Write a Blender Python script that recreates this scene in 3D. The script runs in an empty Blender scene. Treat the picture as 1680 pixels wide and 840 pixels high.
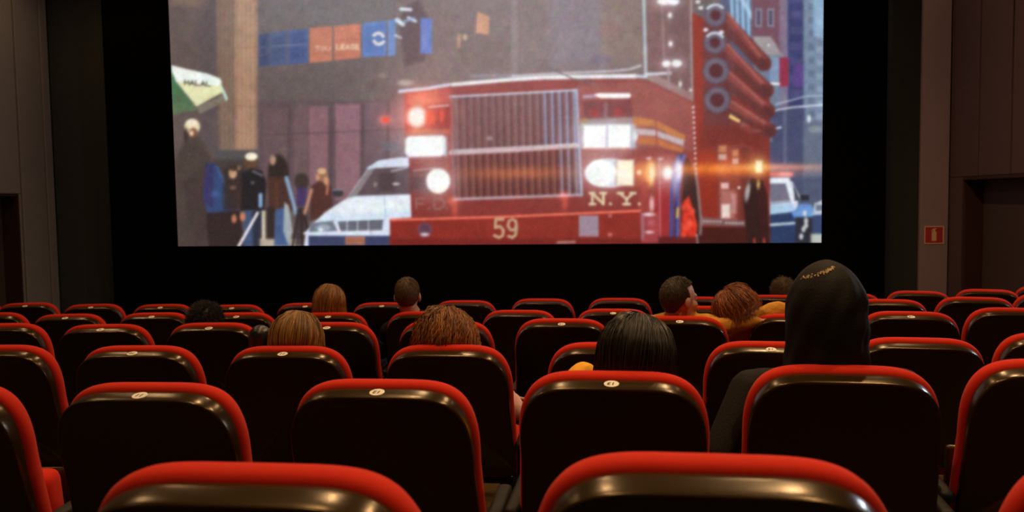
import bpy, bmesh, math, random
import numpy as np
from mathutils import Vector, Matrix

random.seed(7)
RNG = np.random.default_rng(7)
scene = bpy.context.scene
COL = scene.collection

# ------------------------------------------------------------------ camera
CAM_Z = 1.77
FPX, YAW, PITCH, ROLL = 1410.84, -0.06981, -0.06532, -0.01441
fw = Vector((math.sin(YAW) * math.cos(PITCH), math.cos(YAW) * math.cos(PITCH), math.sin(PITCH)))
rt = Vector((math.cos(YAW), -math.sin(YAW), 0))
up = rt.cross(fw)
r2 = rt * math.cos(ROLL) + up * math.sin(ROLL)
u2 = -rt * math.sin(ROLL) + up * math.cos(ROLL)
cam = bpy.data.cameras.new('camera')
cam_o = bpy.data.objects.new('camera', cam)
COL.objects.link(cam_o)
cam_o.matrix_world = Matrix(((r2.x, u2.x, -fw.x, 0), (r2.y, u2.y, -fw.y, 0), (r2.z, u2.z, -fw.z, CAM_Z), (0, 0, 0, 1)))
cam.sensor_fit = 'HORIZONTAL'
cam.sensor_width = 36
cam.lens = FPX / 1680 * 36
cam.clip_start = 0.05
cam.dof.use_dof = True
cam.dof.focus_distance = 3.3
cam.dof.aperture_fstop = 4.6
scene.camera = cam_o

# ------------------------------------------------------------------ world, exposure
world = bpy.data.worlds.new('dark_hall')
scene.world = world
world.use_nodes = True
world.node_tree.nodes['Background'].inputs[0].default_value = (0, 0, 0, 1)
vs = scene.view_settings
vs.view_transform = 'Standard'
vs.look = 'None'
vs.exposure = 0.0
vs.gamma = 1.0
vs.use_curve_mapping = False
scene.cycles.max_bounces = 5
scene.cycles.diffuse_bounces = 3
scene.cycles.glossy_bounces = 3

WARM = (1.0, 0.63, 0.31)
COOL = (0.75, 0.87, 1.0)
LAMP_W = 225.0            # each ceiling downlight

# ------------------------------------------------------------------ helpers
def mat(name, color, rough=0.6, spec=0.5, metallic=0.0, coat=0.0, noise=None, bump=None, sheen=0.0, coat_rough=0.08):
    m = bpy.data.materials.new(name)
    m.use_nodes = True
    nt = m.node_tree
    b = nt.nodes['Principled BSDF']
    b.inputs['Base Color'].default_value = (*color, 1)
    b.inputs['Roughness'].default_value = rough
    b.inputs['Specular IOR Level'].default_value = spec
    b.inputs['Metallic'].default_value = metallic
    b.inputs['Coat Weight'].default_value = coat
    b.inputs['Coat Roughness'].default_value = coat_rough
    b.inputs['Sheen Weight'].default_value = sheen
    tc = nt.nodes.new('ShaderNodeTexCoord')
    if noise:
        col2, scale = noise
        n = nt.nodes.new('ShaderNodeTexNoise')
        n.inputs['Scale'].default_value = scale
        n.inputs['Detail'].default_value = 4
        mix = nt.nodes.new('ShaderNodeMix')
        mix.data_type = 'RGBA'
        mix.inputs['A'].default_value = (*color, 1)
        mix.inputs['B'].default_value = (*col2, 1)
        nt.links.new(tc.outputs['Object'], n.inputs['Vector'])
        nt.links.new(n.outputs['Fac'], mix.inputs['Factor'])
        nt.links.new(mix.outputs['Result'], b.inputs['Base Color'])
    if bump:
        scale, strength, dist = bump
        n2 = nt.nodes.new('ShaderNodeTexNoise')
        n2.inputs['Scale'].default_value = scale
        n2.inputs['Detail'].default_value = 3
        bp = nt.nodes.new('ShaderNodeBump')
        bp.inputs['Strength'].default_value = strength
        bp.inputs['Distance'].default_value = dist
        nt.links.new(tc.outputs['Object'], n2.inputs['Vector'])
        nt.links.new(n2.outputs['Fac'], bp.inputs['Height'])
        nt.links.new(bp.outputs['Normal'], b.inputs['Normal'])
    return m

def hair_mat(name, c_dark, c_light, rough=0.38, spec=0.5):
    m = bpy.data.materials.new(name)
    m.use_nodes = True
    nt = m.node_tree
    b = nt.nodes['Principled BSDF']
    b.inputs['Roughness'].default_value = rough
    b.inputs['Specular IOR Level'].default_value = spec
    at = nt.nodes.new('ShaderNodeAttribute')
    at.attribute_name = 'strand'
    mix = nt.nodes.new('ShaderNodeMix')
    mix.data_type = 'RGBA'
    mix.inputs['A'].default_value = (*c_dark, 1)
    mix.inputs['B'].default_value = (*c_light, 1)
    nt.links.new(at.outputs['Fac'], mix.inputs['Factor'])
    nt.links.new(mix.outputs['Result'], b.inputs['Base Color'])
    return m

def link(o, parent=None, label=None, category=None, group=None, kind=None):
    COL.objects.link(o)
    if parent is not None:
        o.parent = parent
    if label: o['label'] = label
    if category: o['category'] = category
    if group: o['group'] = group
    if kind: o['kind'] = kind
    return o

def empty(name, loc=(0, 0, 0), rz=0.0, **kw):
    o = bpy.data.objects.new(name, None)
    o.empty_display_size = 0.1
    o.location = loc
    o.rotation_euler = (0, 0, rz)
    return link(o, **kw)

def mesh_np(name, verts, faces, mats=(), smooth=True):
    me = bpy.data.meshes.new(name)
    me.from_pydata([tuple(v) for v in verts], [], [tuple(f) for f in faces])
    for m in mats: me.materials.append(m)
    if smooth:
        me.polygons.foreach_set('use_smooth', [True] * len(me.polygons))
    me.update()
    return me

def mesh_fast(name, V, F, mats=(), smooth=True):
    """V (n,3) float array, F (m,k) int array of equal-size faces"""
    V = np.asarray(V, np.float32); F = np.asarray(F, np.int32)
    me = bpy.data.meshes.new(name)
    me.vertices.add(len(V)); me.vertices.foreach_set('co', V.ravel())
    k = F.shape[1]
    me.loops.add(F.size); me.loops.foreach_set('vertex_index', F.ravel())
    me.polygons.add(len(F))
    me.polygons.foreach_set('loop_start', np.arange(0, F.size, k, dtype=np.int32))
    me.polygons.foreach_set('loop_total', np.full(len(F), k, np.int32))
    if smooth: me.polygons.foreach_set('use_smooth', np.ones(len(F), bool))
    for m in mats: me.materials.append(m)
    me.update(calc_edges=True)
    return me

def obj(name, me, parent=None, **kw):
    return link(bpy.data.objects.new(name, me), parent, **kw)

def bm_mesh(name, bm, m, smooth=False):
    bmesh.ops.recalc_face_normals(bm, faces=bm.faces)
    me = bpy.data.meshes.new(name)
    bm.to_mesh(me); bm.free()
    if m is not None: me.materials.append(m)
    if smooth: me.polygons.foreach_set('use_smooth', [True] * len(me.polygons))
    me.update()
    return me

def add_box(bm, lo, hi, bevel=0.0, seg=2, M=None):
    r = bmesh.ops.create_cube(bm, size=1.0)
    vs_ = r['verts']
    c = [(lo[i] + hi[i]) / 2 for i in range(3)]; s = [hi[i] - lo[i] for i in range(3)]
    for v in vs_:
        v.co = Vector((v.co.x * s[0] + c[0], v.co.y * s[1] + c[1], v.co.z * s[2] + c[2]))
    if bevel:
        es = {e for v in vs_ for e in v.link_edges}
        g = bmesh.ops.bevel(bm, geom=list(es), offset=bevel, segments=seg, profile=0.5, affect='EDGES')
        vs_ = list({v for f in g['faces'] for v in f.verts} | {v for v in vs_ if v.is_valid})
    if M is not None:
        bmesh.ops.transform(bm, matrix=M, verts=[v for v in vs_ if v.is_valid])

def box_mesh(name, lo, hi, m, bevel=0.0, seg=2, smooth=False, M=None):
    bm = bmesh.new(); add_box(bm, lo, hi, bevel, seg, M)
    return bm_mesh(name, bm, m, smooth)

# ------------------------------------------------------------------ materials
M_RED = mat('red_upholstery', (0.55, 0.018, 0.002), 0.85, 0.2, noise=((0.50, 0.015, 0.0016), 60), bump=(900, 0.25, 0.001), sheen=0.05)
M_SHELL = mat('black_gloss_plastic', (0.021, 0.0118, 0.003), 0.23, 0.42, bump=(45, 0.04, 0.002))
M_SHELL.node_tree.nodes['Principled BSDF'].inputs['Specular Tint'].default_value = (1.0, 0.74, 0.42, 1)
M_FRAME = mat('black_metal', (0.008, 0.007, 0.006), 0.6, 0.3)
M_STICK = mat('cream_sticker', (0.80, 0.76, 0.68), 0.5)
M_INK = mat('black_ink', (0.02, 0.015, 0.01), 0.7)
M_VELVET = mat('black_velour', (0.0035, 0.0033, 0.0032), 1.0, 0.0, bump=(300, 0.3, 0.002))
M_WALLF = mat('dark_fabric_wall', (0.060, 0.064, 0.068), 0.95, 0.1, noise=((0.045, 0.048, 0.052), 8), bump=(500, 0.3, 0.002))
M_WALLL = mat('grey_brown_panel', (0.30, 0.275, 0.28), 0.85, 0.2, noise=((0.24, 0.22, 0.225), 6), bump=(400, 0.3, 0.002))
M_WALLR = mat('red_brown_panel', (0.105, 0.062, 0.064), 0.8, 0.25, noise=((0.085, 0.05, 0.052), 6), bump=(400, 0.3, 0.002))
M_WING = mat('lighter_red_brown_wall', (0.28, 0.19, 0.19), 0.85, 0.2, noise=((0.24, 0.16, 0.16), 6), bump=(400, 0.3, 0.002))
M_WOOD = mat('dark_red_wood', (0.05, 0.018, 0.014), 0.6, 0.3, noise=((0.035, 0.012, 0.01), 10))
M_DOOR = mat('brown_door', (0.075, 0.05, 0.045), 0.7, 0.3, noise=((0.06, 0.04, 0.036), 5))
M_CARPET = mat('brown_carpet', (0.10, 0.06, 0.022), 0.95, 0.1, noise=((0.07, 0.042, 0.016), 30), bump=(600, 0.5, 0.004))
M_CEIL = mat('dark_ceiling', (0.10, 0.08, 0.06), 0.9, 0.1, noise=((0.08, 0.065, 0.05), 5))
M_GROOVE = mat('black_groove', (0.01, 0.008, 0.007), 0.9, 0.1)
M_BRASS = mat('dull_brass', (0.22, 0.12, 0.07), 0.5, 0.5, metallic=0.6)
M_PALE = mat('pale_plastic', (0.55, 0.54, 0.5), 0.5)

# ------------------------------------------------------------------ room shell
XL, XR, YF, YB, ZC = -7.60, 4.82, 12.3, -4.0, 5.7
def structure(name, me, parent=None, label=None):
    o = obj(name, me, parent)
    if parent is None:
        o['kind'] = 'structure'
        if label: o['label'] = label
    return o

ARC = (-1.3663, 21.0999)                    # centre of the seat arcs
ROWZ = {1: 1.4062, 2: 1.2957, 3: 1.1995, 4: 1.1422, 5: 1.0547, 6: 0.9861}   # height of the number stickers
TIER = {k: z - 0.95 for k, z in ROWZ.items()}
ROWY = {k: 1.0426 + (k - 1) * 1.0554 for k in ROWZ}

floor = structure('floor', box_mesh('floor', (XL - 0.3, YB - 0.2, -0.2), (XR + 0.3, YF + 0.2, 0.0), M_CARPET), label='brown carpeted floor of the hall')
def tier_mesh(k):
    rin = ARC[1] - ROWY[k] - 0.78
    rout = (ARC[1] - ROWY[k - 1] - 0.78) if k > 1 else None
    V = []; F = []; n = 40
    xs = np.linspace(XL + 0.002, XR - 0.002, n)
    def arc_y(r): return ARC[1] - np.sqrt(r * r - (xs - ARC[0]) ** 2)
    yf = arc_y(rin); yb = arc_y(rout) if rout else np.full(n, YB + 0.002)
    z = TIER[k]
    for i in range(n):
        V += [(xs[i], yb[i], 0), (xs[i], yf[i], 0), (xs[i], yf[i], z), (xs[i], yb[i], z)]
    for i in range(n - 1):
        a, b = 4 * i, 4 * i + 4
        F += [(a, a + 1, b + 1, b), (a + 1, a + 2, b + 2, b + 1), (a + 2, a + 3, b + 3, b + 2), (a + 3, a, b, b + 3)]
    F += [(3, 2, 1, 0), (4 * n - 4, 4 * n - 3, 4 * n - 2, 4 * n - 1)]
    return mesh_np('tier', V, F, [M_CARPET], smooth=False)
for k in range(1, 7):
    structure('tier', tier_mesh(k), floor)

structure('ceiling', box_mesh('ceiling', (XL - 0.3, YB - 0.2, ZC), (XR + 0.3, YF + 0.2, ZC + 0.2), M_CEIL), label='dark plain ceiling above the seats')
structure('wall_back', box_mesh('wall_back', (XL - 0.3, YB - 0.2, 0), (XR + 0.3, YB, ZC), M_WALLF), label='dark fabric wall behind the camera')
structure('wall_front', box_mesh('wall_front', (XL - 0.3, YF, 0), (XR + 0.3, YF + 0.2, ZC), M_WALLF), label='dark grey fabric wall behind the screen')

def side_wall(name, x, sgn, door, dz, panels, pm, label):
    """sgn: +1 = wall body lies towards +x. door = (y0, y1). Panels proud of a black backing."""
    y0, y1 = door
    bm = bmesh.new()
    a, b = (x, x + sgn * 0.3)
    lo, hi = min(a, b), max(a, b)
    for (p, q, z0, z1) in ((YB, y0, 0, ZC), (y1, YF, 0, ZC), (y0, y1, dz, ZC)):
        add_box(bm, (lo, p, z0), (hi, q, z1))
    w = structure(name, bm_mesh(name, bm, M_GROOVE), label=label)
    g = 0.018; t = 0.03
    for i in range(len(panels) - 1):
        p, q = panels[i] + g, panels[i + 1] - g
        x0, x1 = sorted((x - sgn * t, x - sgn * 0.0005))
        spans = []
        if q <= y0 or p >= y1: spans = [(p, q, 0.0, ZC)]
        else:
            spans = [(p, q, dz + 0.0, ZC)]
            if p < y0 - 0.05: spans.append((p, y0, 0.0, dz))
            if q > y1 + 0.05: spans.append((y1, q, 0.0, dz))
        for (s0, s1, z0, z1) in spans:
            obj('wall_panel', box_mesh('wall_panel', (x0, s0, z0 + 0.002), (x1, s1, z1 - 0.002), pm, bevel=0.008), w)
    return w
RP = [11.4, 10.62, 9.86, 9.1, 8.34, 7.58, 6.82, 6.06, 5.3, 4.54, 3.78, 3.02, 2.26, 1.5, 0.74, -0.02, -0.78, -1.54, -2.3, -3.06, -3.9]
LP = [12.24, 12.04, 11.46, 10.88, 10.3, 9.72, 9.14, 8.56, 7.98, 7.4, 6.82, 6.24, 5.66, 5.08, 4.5, 3.92, 3.34, 2.76, 2.18, 1.6, 1.02, 0.44, -0.14, -0.72, -1.3, -1.88, -2.46, -3.04, -3.62]
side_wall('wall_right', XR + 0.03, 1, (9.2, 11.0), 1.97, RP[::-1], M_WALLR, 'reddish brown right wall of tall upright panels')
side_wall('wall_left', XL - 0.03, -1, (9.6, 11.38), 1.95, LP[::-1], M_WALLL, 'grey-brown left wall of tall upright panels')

def niche_door(name, x, sgn, y0, y1, dz, label):
    d = empty(name, (x, (y0 + y1) / 2, 0), kind='structure', label=label)
    dy = (y1 - y0) / 2
    def bx(n, lo, hi, m, bev=0.004):
        x0, x1 = sorted((sgn * lo[0], sgn * hi[0]))
        obj(n, box_mesh(n, (x0, lo[1], lo[2]), (x1, hi[1], hi[2]), m, bevel=bev), d)
    bx('door_leaf', (0.20, -dy + 0.03, 0.01), (0.25, dy - 0.03, dz - 0.04), M_DOOR)
    bx('jamb', (-0.035, dy - 0.03, 0.0), (0.20, dy, dz), M_WOOD)
    bx('jamb', (-0.035, -dy, 0.0), (0.20, -dy + 0.03, dz), M_WOOD)
    bx('lintel', (-0.035, -dy + 0.0305, dz - 0.04), (0.20, dy - 0.0305, dz), M_WOOD)
    bx('door_handle', (0.16, -dy + 0.10, 0.95), (0.20, -dy + 0.13, 1.15), M_BRASS)
niche_door('door_1', XR + 0.03, 1, 9.2, 11.0, 1.97, 'dark brown door set in the right wall niche')
niche_door('door_2', XL - 0.03, -1, 9.6, 11.38, 1.95, 'dark door with red-brown frame in the left wall')

# wing at the right of the front wall, facing the seats
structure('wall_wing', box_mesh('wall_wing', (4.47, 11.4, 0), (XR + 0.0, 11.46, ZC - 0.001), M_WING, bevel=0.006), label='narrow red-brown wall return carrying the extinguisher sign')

# black velour masking: four bands round the picture, and a low black apron
SCR = dict(x0=-5.653, x1=3.400, y=12.0, z0l=1.171, z0r=1.125, z1=4.937)
mask = empty('screen_masking', (-1.2, 12.1, 0), label='black velour masking panels framing the cinema screen', category='masking')
def mbox(n, lo, hi):
    obj(n, box_mesh(n, (lo[0] + 1.2, lo[1] - 12.1, lo[2]), (hi[0] + 1.2, hi[1] - 12.1, hi[2]), M_VELVET, bevel=0.003), mask)
mbox('left_band', (-6.66, 12.03, 0.0), (-5.60, 12.2, 5.6))
mbox('right_band', (3.36, 12.03, 0.0), (4.26, 12.2, 5.6))
mbox('top_band', (-5.60, 12.03, 4.90), (3.36, 12.2, 5.6))
mbox('bottom_band', (-5.60, 12.03, 0.0), (3.36, 12.2, 1.20))

# small fittings
sg = empty('extinguisher_sign', (4.644, 11.398, 1.24), label='small red fire extinguisher sign with pale border on right wall', category='sign')
M_SIGN = mat('sign_red', (0.42, 0.02, 0.008), 0.5)
M_SIGNP = mat('sign_pale', (0.75, 0.42, 0.2), 0.5)
obj('plate', box_mesh('plate', (-0.122, -0.006, -0.115), (0.122, 0.0, 0.115), M_SIGN), sg)
for lo, hi in (((-0.122, -0.008, 0.103), (0.122, -0.006, 0.115)), ((-0.122, -0.008, -0.115), (0.122, -0.006, -0.103)),
               ((-0.122, -0.008, -0.103), (-0.110, -0.006, 0.103)), ((0.110, -0.008, -0.103), (0.122, -0.006, 0.103))):
    obj('border', box_mesh('border', lo, hi, M_SIGNP), sg)
bm = bmesh.new()
pts = [(-0.03, -0.075), (0.03, -0.075), (0.03, 0.03), (0.022, 0.048), (0.010, 0.055), (0.010, 0.07), (0.03, 0.075), (0.028, 0.085), (-0.016, 0.082), (-0.038, 0.05), (-0.034, 0.045), (-0.014, 0.066), (-0.010, 0.055), (-0.022, 0.048), (-0.03, 0.03)]
vv = [bm.verts.new((x, -0.008, z)) for x, z in pts]
fc = bm.faces.new(vv)
ex = bmesh.ops.extrude_face_region(bm, geom=[fc])
bmesh.ops.translate(bm, vec=(0, 0.002, 0), verts=[v for v in ex['geom'] if isinstance(v, bmesh.types.BMVert)])
obj('extinguisher_symbol', bm_mesh('extinguisher_symbol', bm, M_SIGNP), sg)

sw = empty('wall_switch', (-6.78, 12.3, 0.70), label='tiny pale upright switch on the dark wall left of screen', category='switch')
obj('cover_plate', box_mesh('cover_plate', (-0.014, -0.012, -0.05), (0.014, 0, 0.05), M_PALE, bevel=0.003), sw)
obj('rocker', box_mesh('rocker', (-0.007, -0.016, -0.02), (0.007, -0.012, 0.02), M_PALE, bevel=0.002), sw)
hp = empty('pull_handle', (4.29, 12.3, 0.50), label='dull brown upright pull handle low on the right front wall', category='handle')
bm = bmesh.new(); add_box(bm, (-0.018, -0.05, -0.11), (0.018, -0.03, 0.11), 0.006)
obj('grip', bm_mesh('grip', bm, M_BRASS, True), hp)
for z in (-0.08, 0.08):
    obj('standoff', box_mesh('standoff', (-0.008, -0.031, z - 0.008), (0.008, 0, z + 0.008), M_BRASS), hp)

# ------------------------------------------------------------------ lamps
def downlight(x, y, power, cone, lab):
    o = empty('ceiling_downlight', (x, y, ZC), label=lab, category='ceiling light', group='ceiling downlights')
    bm = bmesh.new()
    bmesh.ops.create_cone(bm, cap_ends=False, segments=32, radius1=0.11, radius2=0.085, depth=0.02, matrix=Matrix.Translation((0, 0, -0.012)))
    bmesh.ops.solidify(bm, geom=bm.faces[:], thickness=0.006)
    obj('trim_ring', bm_mesh('trim_ring', bm, M_FRAME, True), o)
    bm = bmesh.new()
    bmesh.ops.create_circle(bm, cap_ends=True, segments=32, radius=0.08, matrix=Matrix.Translation((0, 0, -0.004)))
    obj('lens', bm_mesh('lens', bm, M_LENS), o)
    l = bpy.data.lights.new('downlight', 'SPOT')
    l.energy = power; l.color = WARM; l.shadow_soft_size = 0.06
    l.spot_size = math.radians(cone); l.spot_blend = 0.6
    lo = bpy.data.objects.new('downlight_beam', l)
    lo.location = (0, 0, -0.03)
    link(lo, o)
M_LENS = bpy.data.materials.new('warm_lens'); M_LENS.use_nodes = True
_b = M_LENS.node_tree.nodes['Principled BSDF']
_b.inputs['Emission Color'].default_value = (*WARM, 1); _b.inputs['Emission Strength'].default_value = 60.0
for iy, y in enumerate((0.5, 2.8, 5.2, 8.0)):
    for ix, x in enumerate((-4.6, -1.1, 1.9)):
        downlight(x, y, LAMP_W * (0.32, 0.75, 1.12)[ix] * (0.7 if y > 7 else 1.0), 150 if y > 4 else 90, f"warm ceiling downlight, {('left', 'middle', 'right')[ix]} one in {('rearmost', 'second', 'third', 'foremost')[iy]} line above the seats")
downlight(-6.3, 10.3, 50, 150, 'added warm downlight, unseen, brightening the front left walls')  # extra unseen lamp, added to lift the left wall and front wall panel
downlight(3.9, 10.2, 24, 150, 'added warm downlight, unseen, brightening the front right walls')  # its unseen counterpart, added to lift the wing and right wall

M_COOL = bpy.data.materials.new('cool_lens'); M_COOL.use_nodes = True
_b = M_COOL.node_tree.nodes['Principled BSDF']
_b.inputs['Emission Color'].default_value = (*COOL, 1); _b.inputs['Emission Strength'].default_value = 140.0
wl = empty('wall_light', (XR - 0.001, 6.4, 2.6), label='cool white upright wall light on the right wall', category='wall light')
obj('housing', box_mesh('housing', (-0.05, -0.08, -0.35), (0, 0.08, 0.35), M_FRAME, bevel=0.01), wl)
obj('diffuser', box_mesh('diffuser', (-0.075, -0.06, -0.32), (-0.05, 0.06, 0.32), M_COOL, bevel=0.008), wl)
# ------------------------------------------------------------------ the film picture on the screen
CX0, CY0, CW, CH = 265, -75, 1095, 490
CV = np.zeros((CH, CW, 3), np.float32)
GY, GX = np.mgrid[0:CH, 0:CW].astype(np.float32)
GX += CX0 + 0.5; GY += CY0 + 0.5
def c255(c): return np.array(c, np.float32) / 255
def win(x0, y0, x1, y1):
    a = int(max(0, math.floor(x0 - CX0))); b = int(min(CW, math.ceil(x1 - CX0) + 1))
    c = int(max(0, math.floor(y0 - CY0))); d = int(min(CH, math.ceil(y1 - CY0) + 1))
    return slice(c, max(c, d)), slice(a, max(a, b))
def blend(w, al, col):
    CV[w] += (col - CV[w]) * al[..., None]
def poly(pts, col, a=1.0, f=1.2, col2=None, axis=1):
    P = np.array(pts, np.float32)
    w = win(P[:, 0].min() - 3 * f, P[:, 1].min() - 3 * f, P[:, 0].max() + 3 * f, P[:, 1].max() + 3 * f)
    x, y = GX[w], GY[w]
    if x.size == 0: return
    d = np.full(x.shape, 1e9, np.float32); ins = np.zeros(x.shape, bool)
    for i in range(len(P)):
        (x0, y0), (x1, y1) = P[i], P[(i + 1) % len(P)]
        ex, ey = x1 - x0, y1 - y0
        t = np.clip(((x - x0) * ex + (y - y0) * ey) / (ex * ex + ey * ey + 1e-9), 0, 1)
        d = np.minimum(d, (x - x0 - t * ex) ** 2 + (y - y0 - t * ey) ** 2)
        if y0 != y1:
            ins ^= ((y0 > y) != (y1 > y)) & (x < ex * (y - y0) / ey + x0)
    d = np.sqrt(d); d[ins] *= -1
    al = np.clip(0.5 - d / (2 * f), 0, 1); al = al * al * (3 - 2 * al) * a
    c = c255(col)
    if col2 is not None:
        g = (y if axis else x); lo, hi = P[:, axis].min(), P[:, axis].max()
        t = np.clip((g - lo) / (hi - lo + 1e-6), 0, 1)[..., None]
        c = c * (1 - t) + c255(col2) * t
    blend(w, al, c)
def rect(x0, y0, x1, y1, col, a=1.0, f=1.2, **k): poly([(x0, y0), (x1, y0), (x1, y1), (x0, y1)], col, a, f, **k)
def ell(cx, cy, rx, ry, col, a=1.0, f=1.2, rot=0.0):
    r = max(rx, ry) + 3 * f
    w = win(cx - r, cy - r, cx + r, cy + r); x, y = GX[w] - cx, GY[w] - cy
    c, s = math.cos(rot), math.sin(rot); x, y = x * c + y * s, -x * s + y * c
    d = (np.sqrt((x / rx) ** 2 + (y / ry) ** 2) - 1) * min(rx, ry)
    al = np.clip(0.5 - d / (2 * f), 0, 1); blend(w, al * al * (3 - 2 * al) * a, c255(col))
def ring(cx, cy, r, wd, col, a=1.0, f=1.2, a0=None, a1=None):
    w = win(cx - r - wd - 4, cy - r - wd - 4, cx + r + wd + 4, cy + r + wd + 4); x, y = GX[w] - cx, GY[w] - cy
    d = np.abs(np.hypot(x, y) - r) - wd / 2
    al = np.clip(0.5 - d / (2 * f), 0, 1) * a
    if a0 is not None:
        th = np.degrees(np.arctan2(y, x)) % 360; al = al * (((th - a0) % 360) < ((a1 - a0) % 360))
    blend(w, al, c255(col))
def line(pts, wd, col, a=1.0, f=1.0):
    P = np.array(pts, np.float32)
    w = win(P[:, 0].min() - wd - 3 * f, P[:, 1].min() - wd - 3 * f, P[:, 0].max() + wd + 3 * f, P[:, 1].max() + wd + 3 * f)
    x, y = GX[w], GY[w]; d = np.full(x.shape, 1e9, np.float32)
    for (x0, y0), (x1, y1) in zip(P[:-1], P[1:]):
        ex, ey = x1 - x0, y1 - y0
        t = np.clip(((x - x0) * ex + (y - y0) * ey) / (ex * ex + ey * ey + 1e-9), 0, 1)
        d = np.minimum(d, np.hypot(x - x0 - t * ex, y - y0 - t * ey))
    al = np.clip(0.5 - (d - wd / 2) / (2 * f), 0, 1) * a; blend(w, al, c255(col))
def glow(cx, cy, rx, ry, col, a=1.0):
    w = win(cx - 3.2 * rx, cy - 3.2 * ry, cx + 3.2 * rx, cy + 3.2 * ry); x, y = (GX[w] - cx) / rx, (GY[w] - cy) / ry
    g = np.exp(-(x * x + y * y)) * a
    CV[w] += (1 - CV[w]) * np.clip(c255(col) * g[..., None], 0, 1)
def tint(cx, cy, rx, ry, col, a=1.0):
    w = win(cx - 3 * rx, cy - 3 * ry, cx + 3 * rx, cy + 3 * ry); x, y = (GX[w] - cx) / rx, (GY[w] - cy) / ry
    blend(w, np.exp(-(x * x + y * y)) * a, c255(col))
GLYPH = {  # strokes on a 0..1 box, y down
 'A': [[(0, 1), (.5, 0), (1, 1)], [(.2, .65), (.8, .65)]], 'L': [[(0, 0), (0, 1), (.9, 1)]], 'H': [[(0, 0), (0, 1)], [(1, 0), (1, 1)], [(0, .5), (1, .5)]],
 'T': [[(0, 0), (1, 0)], [(.5, 0), (.5, 1)]], 'O': [[(.5, 0), (1, .3), (1, .7), (.5, 1), (0, .7), (0, .3), (.5, 0)]], 'U': [[(0, 0), (0, .8), (.5, 1), (1, .8), (1, 0)]],
 'E': [[(.9, 0), (0, 0), (0, 1), (.9, 1)], [(0, .5), (.7, .5)]], 'S': [[(1, .1), (.4, 0), (0, .25), (1, .7), (.6, 1), (0, .9)]],
 'F': [[(.9, 0), (0, 0), (0, 1)], [(0, .48), (.7, .48)]], 'D': [[(0, 0), (0, 1), (.6, 1), (1, .7), (1, .3), (.6, 0), (0, 0)]],
 'N': [[(.12, 1), (.12, 0), (.88, 1), (.88, 0)], [(-.05, 1), (.32, 1)], [(-.05, 0), (.25, 0)], [(.68, 0), (1.05, 0)]],
 'Y': [[(.05, 0), (.5, .55), (.95, 0)], [(.5, .55), (.5, 1)], [(-.1, 0), (.25, 0)], [(.75, 0), (1.1, 0)], [(.28, 1), (.72, 1)]],
 '.': [[(.1, .95), (.2, 1)]], '5': [[(.95, 0), (.15, 0), (.1, .45), (.6, .38), (1, .6), (.9, .9), (.5, 1), (0, .88)]],
 '9': [[(.95, .35), (.7, .58), (.3, .58), (.02, .35), (.15, .08), (.5, 0), (.85, .08), (.97, .4), (.85, .85), (.5, 1), (.08, .92)]]}
def text(s, x, y, w, h, gap, wd, col, a=1.0, slope=0.0, f=0.9):
    for ch in s:
        cw = w * (0.35 if ch == '.' else 1)
        for st in GLYPH.get(ch, []):
            line([(x + px * cw, y + py * h + slope * (px * cw)) for px, py in st], wd, col, a, f)
        x += cw + gap; y += slope * (cw + gap)

# street behind
CV[:] = c255((100, 88, 87))
rect(260, -80, 660, 60, (104, 96, 97), 0.9, 50)
rect(260, -80, 360, 420, (98, 84, 81), 1, 14)
poly([(260, -80), (350, -80), (350, -20), (330, 12), (283, 5)], (142, 112, 95), .7, 12)
rect(325, 0, 356, 250, (86, 76, 80), .6, 12)
poly([(352, -80), (421, -80), (421, 256), (360, 256)], (128, 104, 90), 1, 4)
poly([(384, -80), (420, -80), (419, 252), (386, 252)], (170, 134, 110), 1, 5)
tint(402, 110, 14, 60, (176, 142, 112), .5)
for i, x in enumerate(range(360, 418, 7)):
    line([(x, -80), (x + 1, 250)], 1.6, (96, 78, 70) if i < 4 else (138, 96, 80), .45)
for y in (78, 175): line([(386, y), (420, y)], 1.5, (130, 95, 80), .6)
rect(352, 246, 422, 264, (84, 80, 82), .95, 3); rect(350, 262, 425, 300, (62, 54, 52), .8, 5)
rect(423, 108, 660, 170, (98, 86, 85), .9, 8)
rect(423, 165, 664, 340, (92, 74, 79), .95, 6)
for x0, x1, c, a in ((430, 470, (106, 84, 86), .7), (480, 503, (112, 86, 90), .8), (505, 536, (132, 97, 104), .95), (548, 589, (138, 100, 110), .95), (596, 632, (112, 90, 98), .7), (636, 662, (122, 98, 106), .7)):
    rect(x0, 174 - (x0 - 505) * .06, x1, 330, c, a, 3)
for x in (473, 541, 592, 634): line([(x, 170), (x - 2, 330)], 4, (82, 67, 71), .7, 2)
line([(430, 222), (660, 212)], 2, (70, 56, 62), .5)
# lettered panels
for x0, x1, ty0, ty1, by0, by1, c in ((423, 440, 57, 54, 110, 108, (64, 76, 112)), (441, 470, 54, 50, 109, 106, (72, 86, 124)), (472, 503, 50, 47, 106, 103, (68, 84, 134)),
        (506, 543, 46, 43, 103, 100, (190, 114, 88)), (546, 589, 43, 39, 99, 95, (197, 114, 88)), (592, 631, 38, 34, 94, 92, (82, 116, 186)), (634, 646, 33, 32, 92, 91, (96, 130, 196))):
    poly([(x0, ty0), (x1, ty1), (x1, by1), (x0, by0)], c, .96, 1.6)
    if c[2] > 100: poly([(x0 + 5, ty0 + 7), (x1 - 5, ty1 + 7), (x1 - 5, by1 - 8), (x0 + 5, by0 - 8)], tuple(int(v * 0.9) for v in c), .7, 2)
text('TOU', 516, 76, 6, 7, 2.6, 2, (235, 195, 165), .75)
text('LEASE', 550, 73.5, 5.6, 7, 2.2, 2.2, (242, 205, 175), .85)
line([(550, 67), (586, 64)], 1.4, (165, 92, 72), .8)
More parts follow.
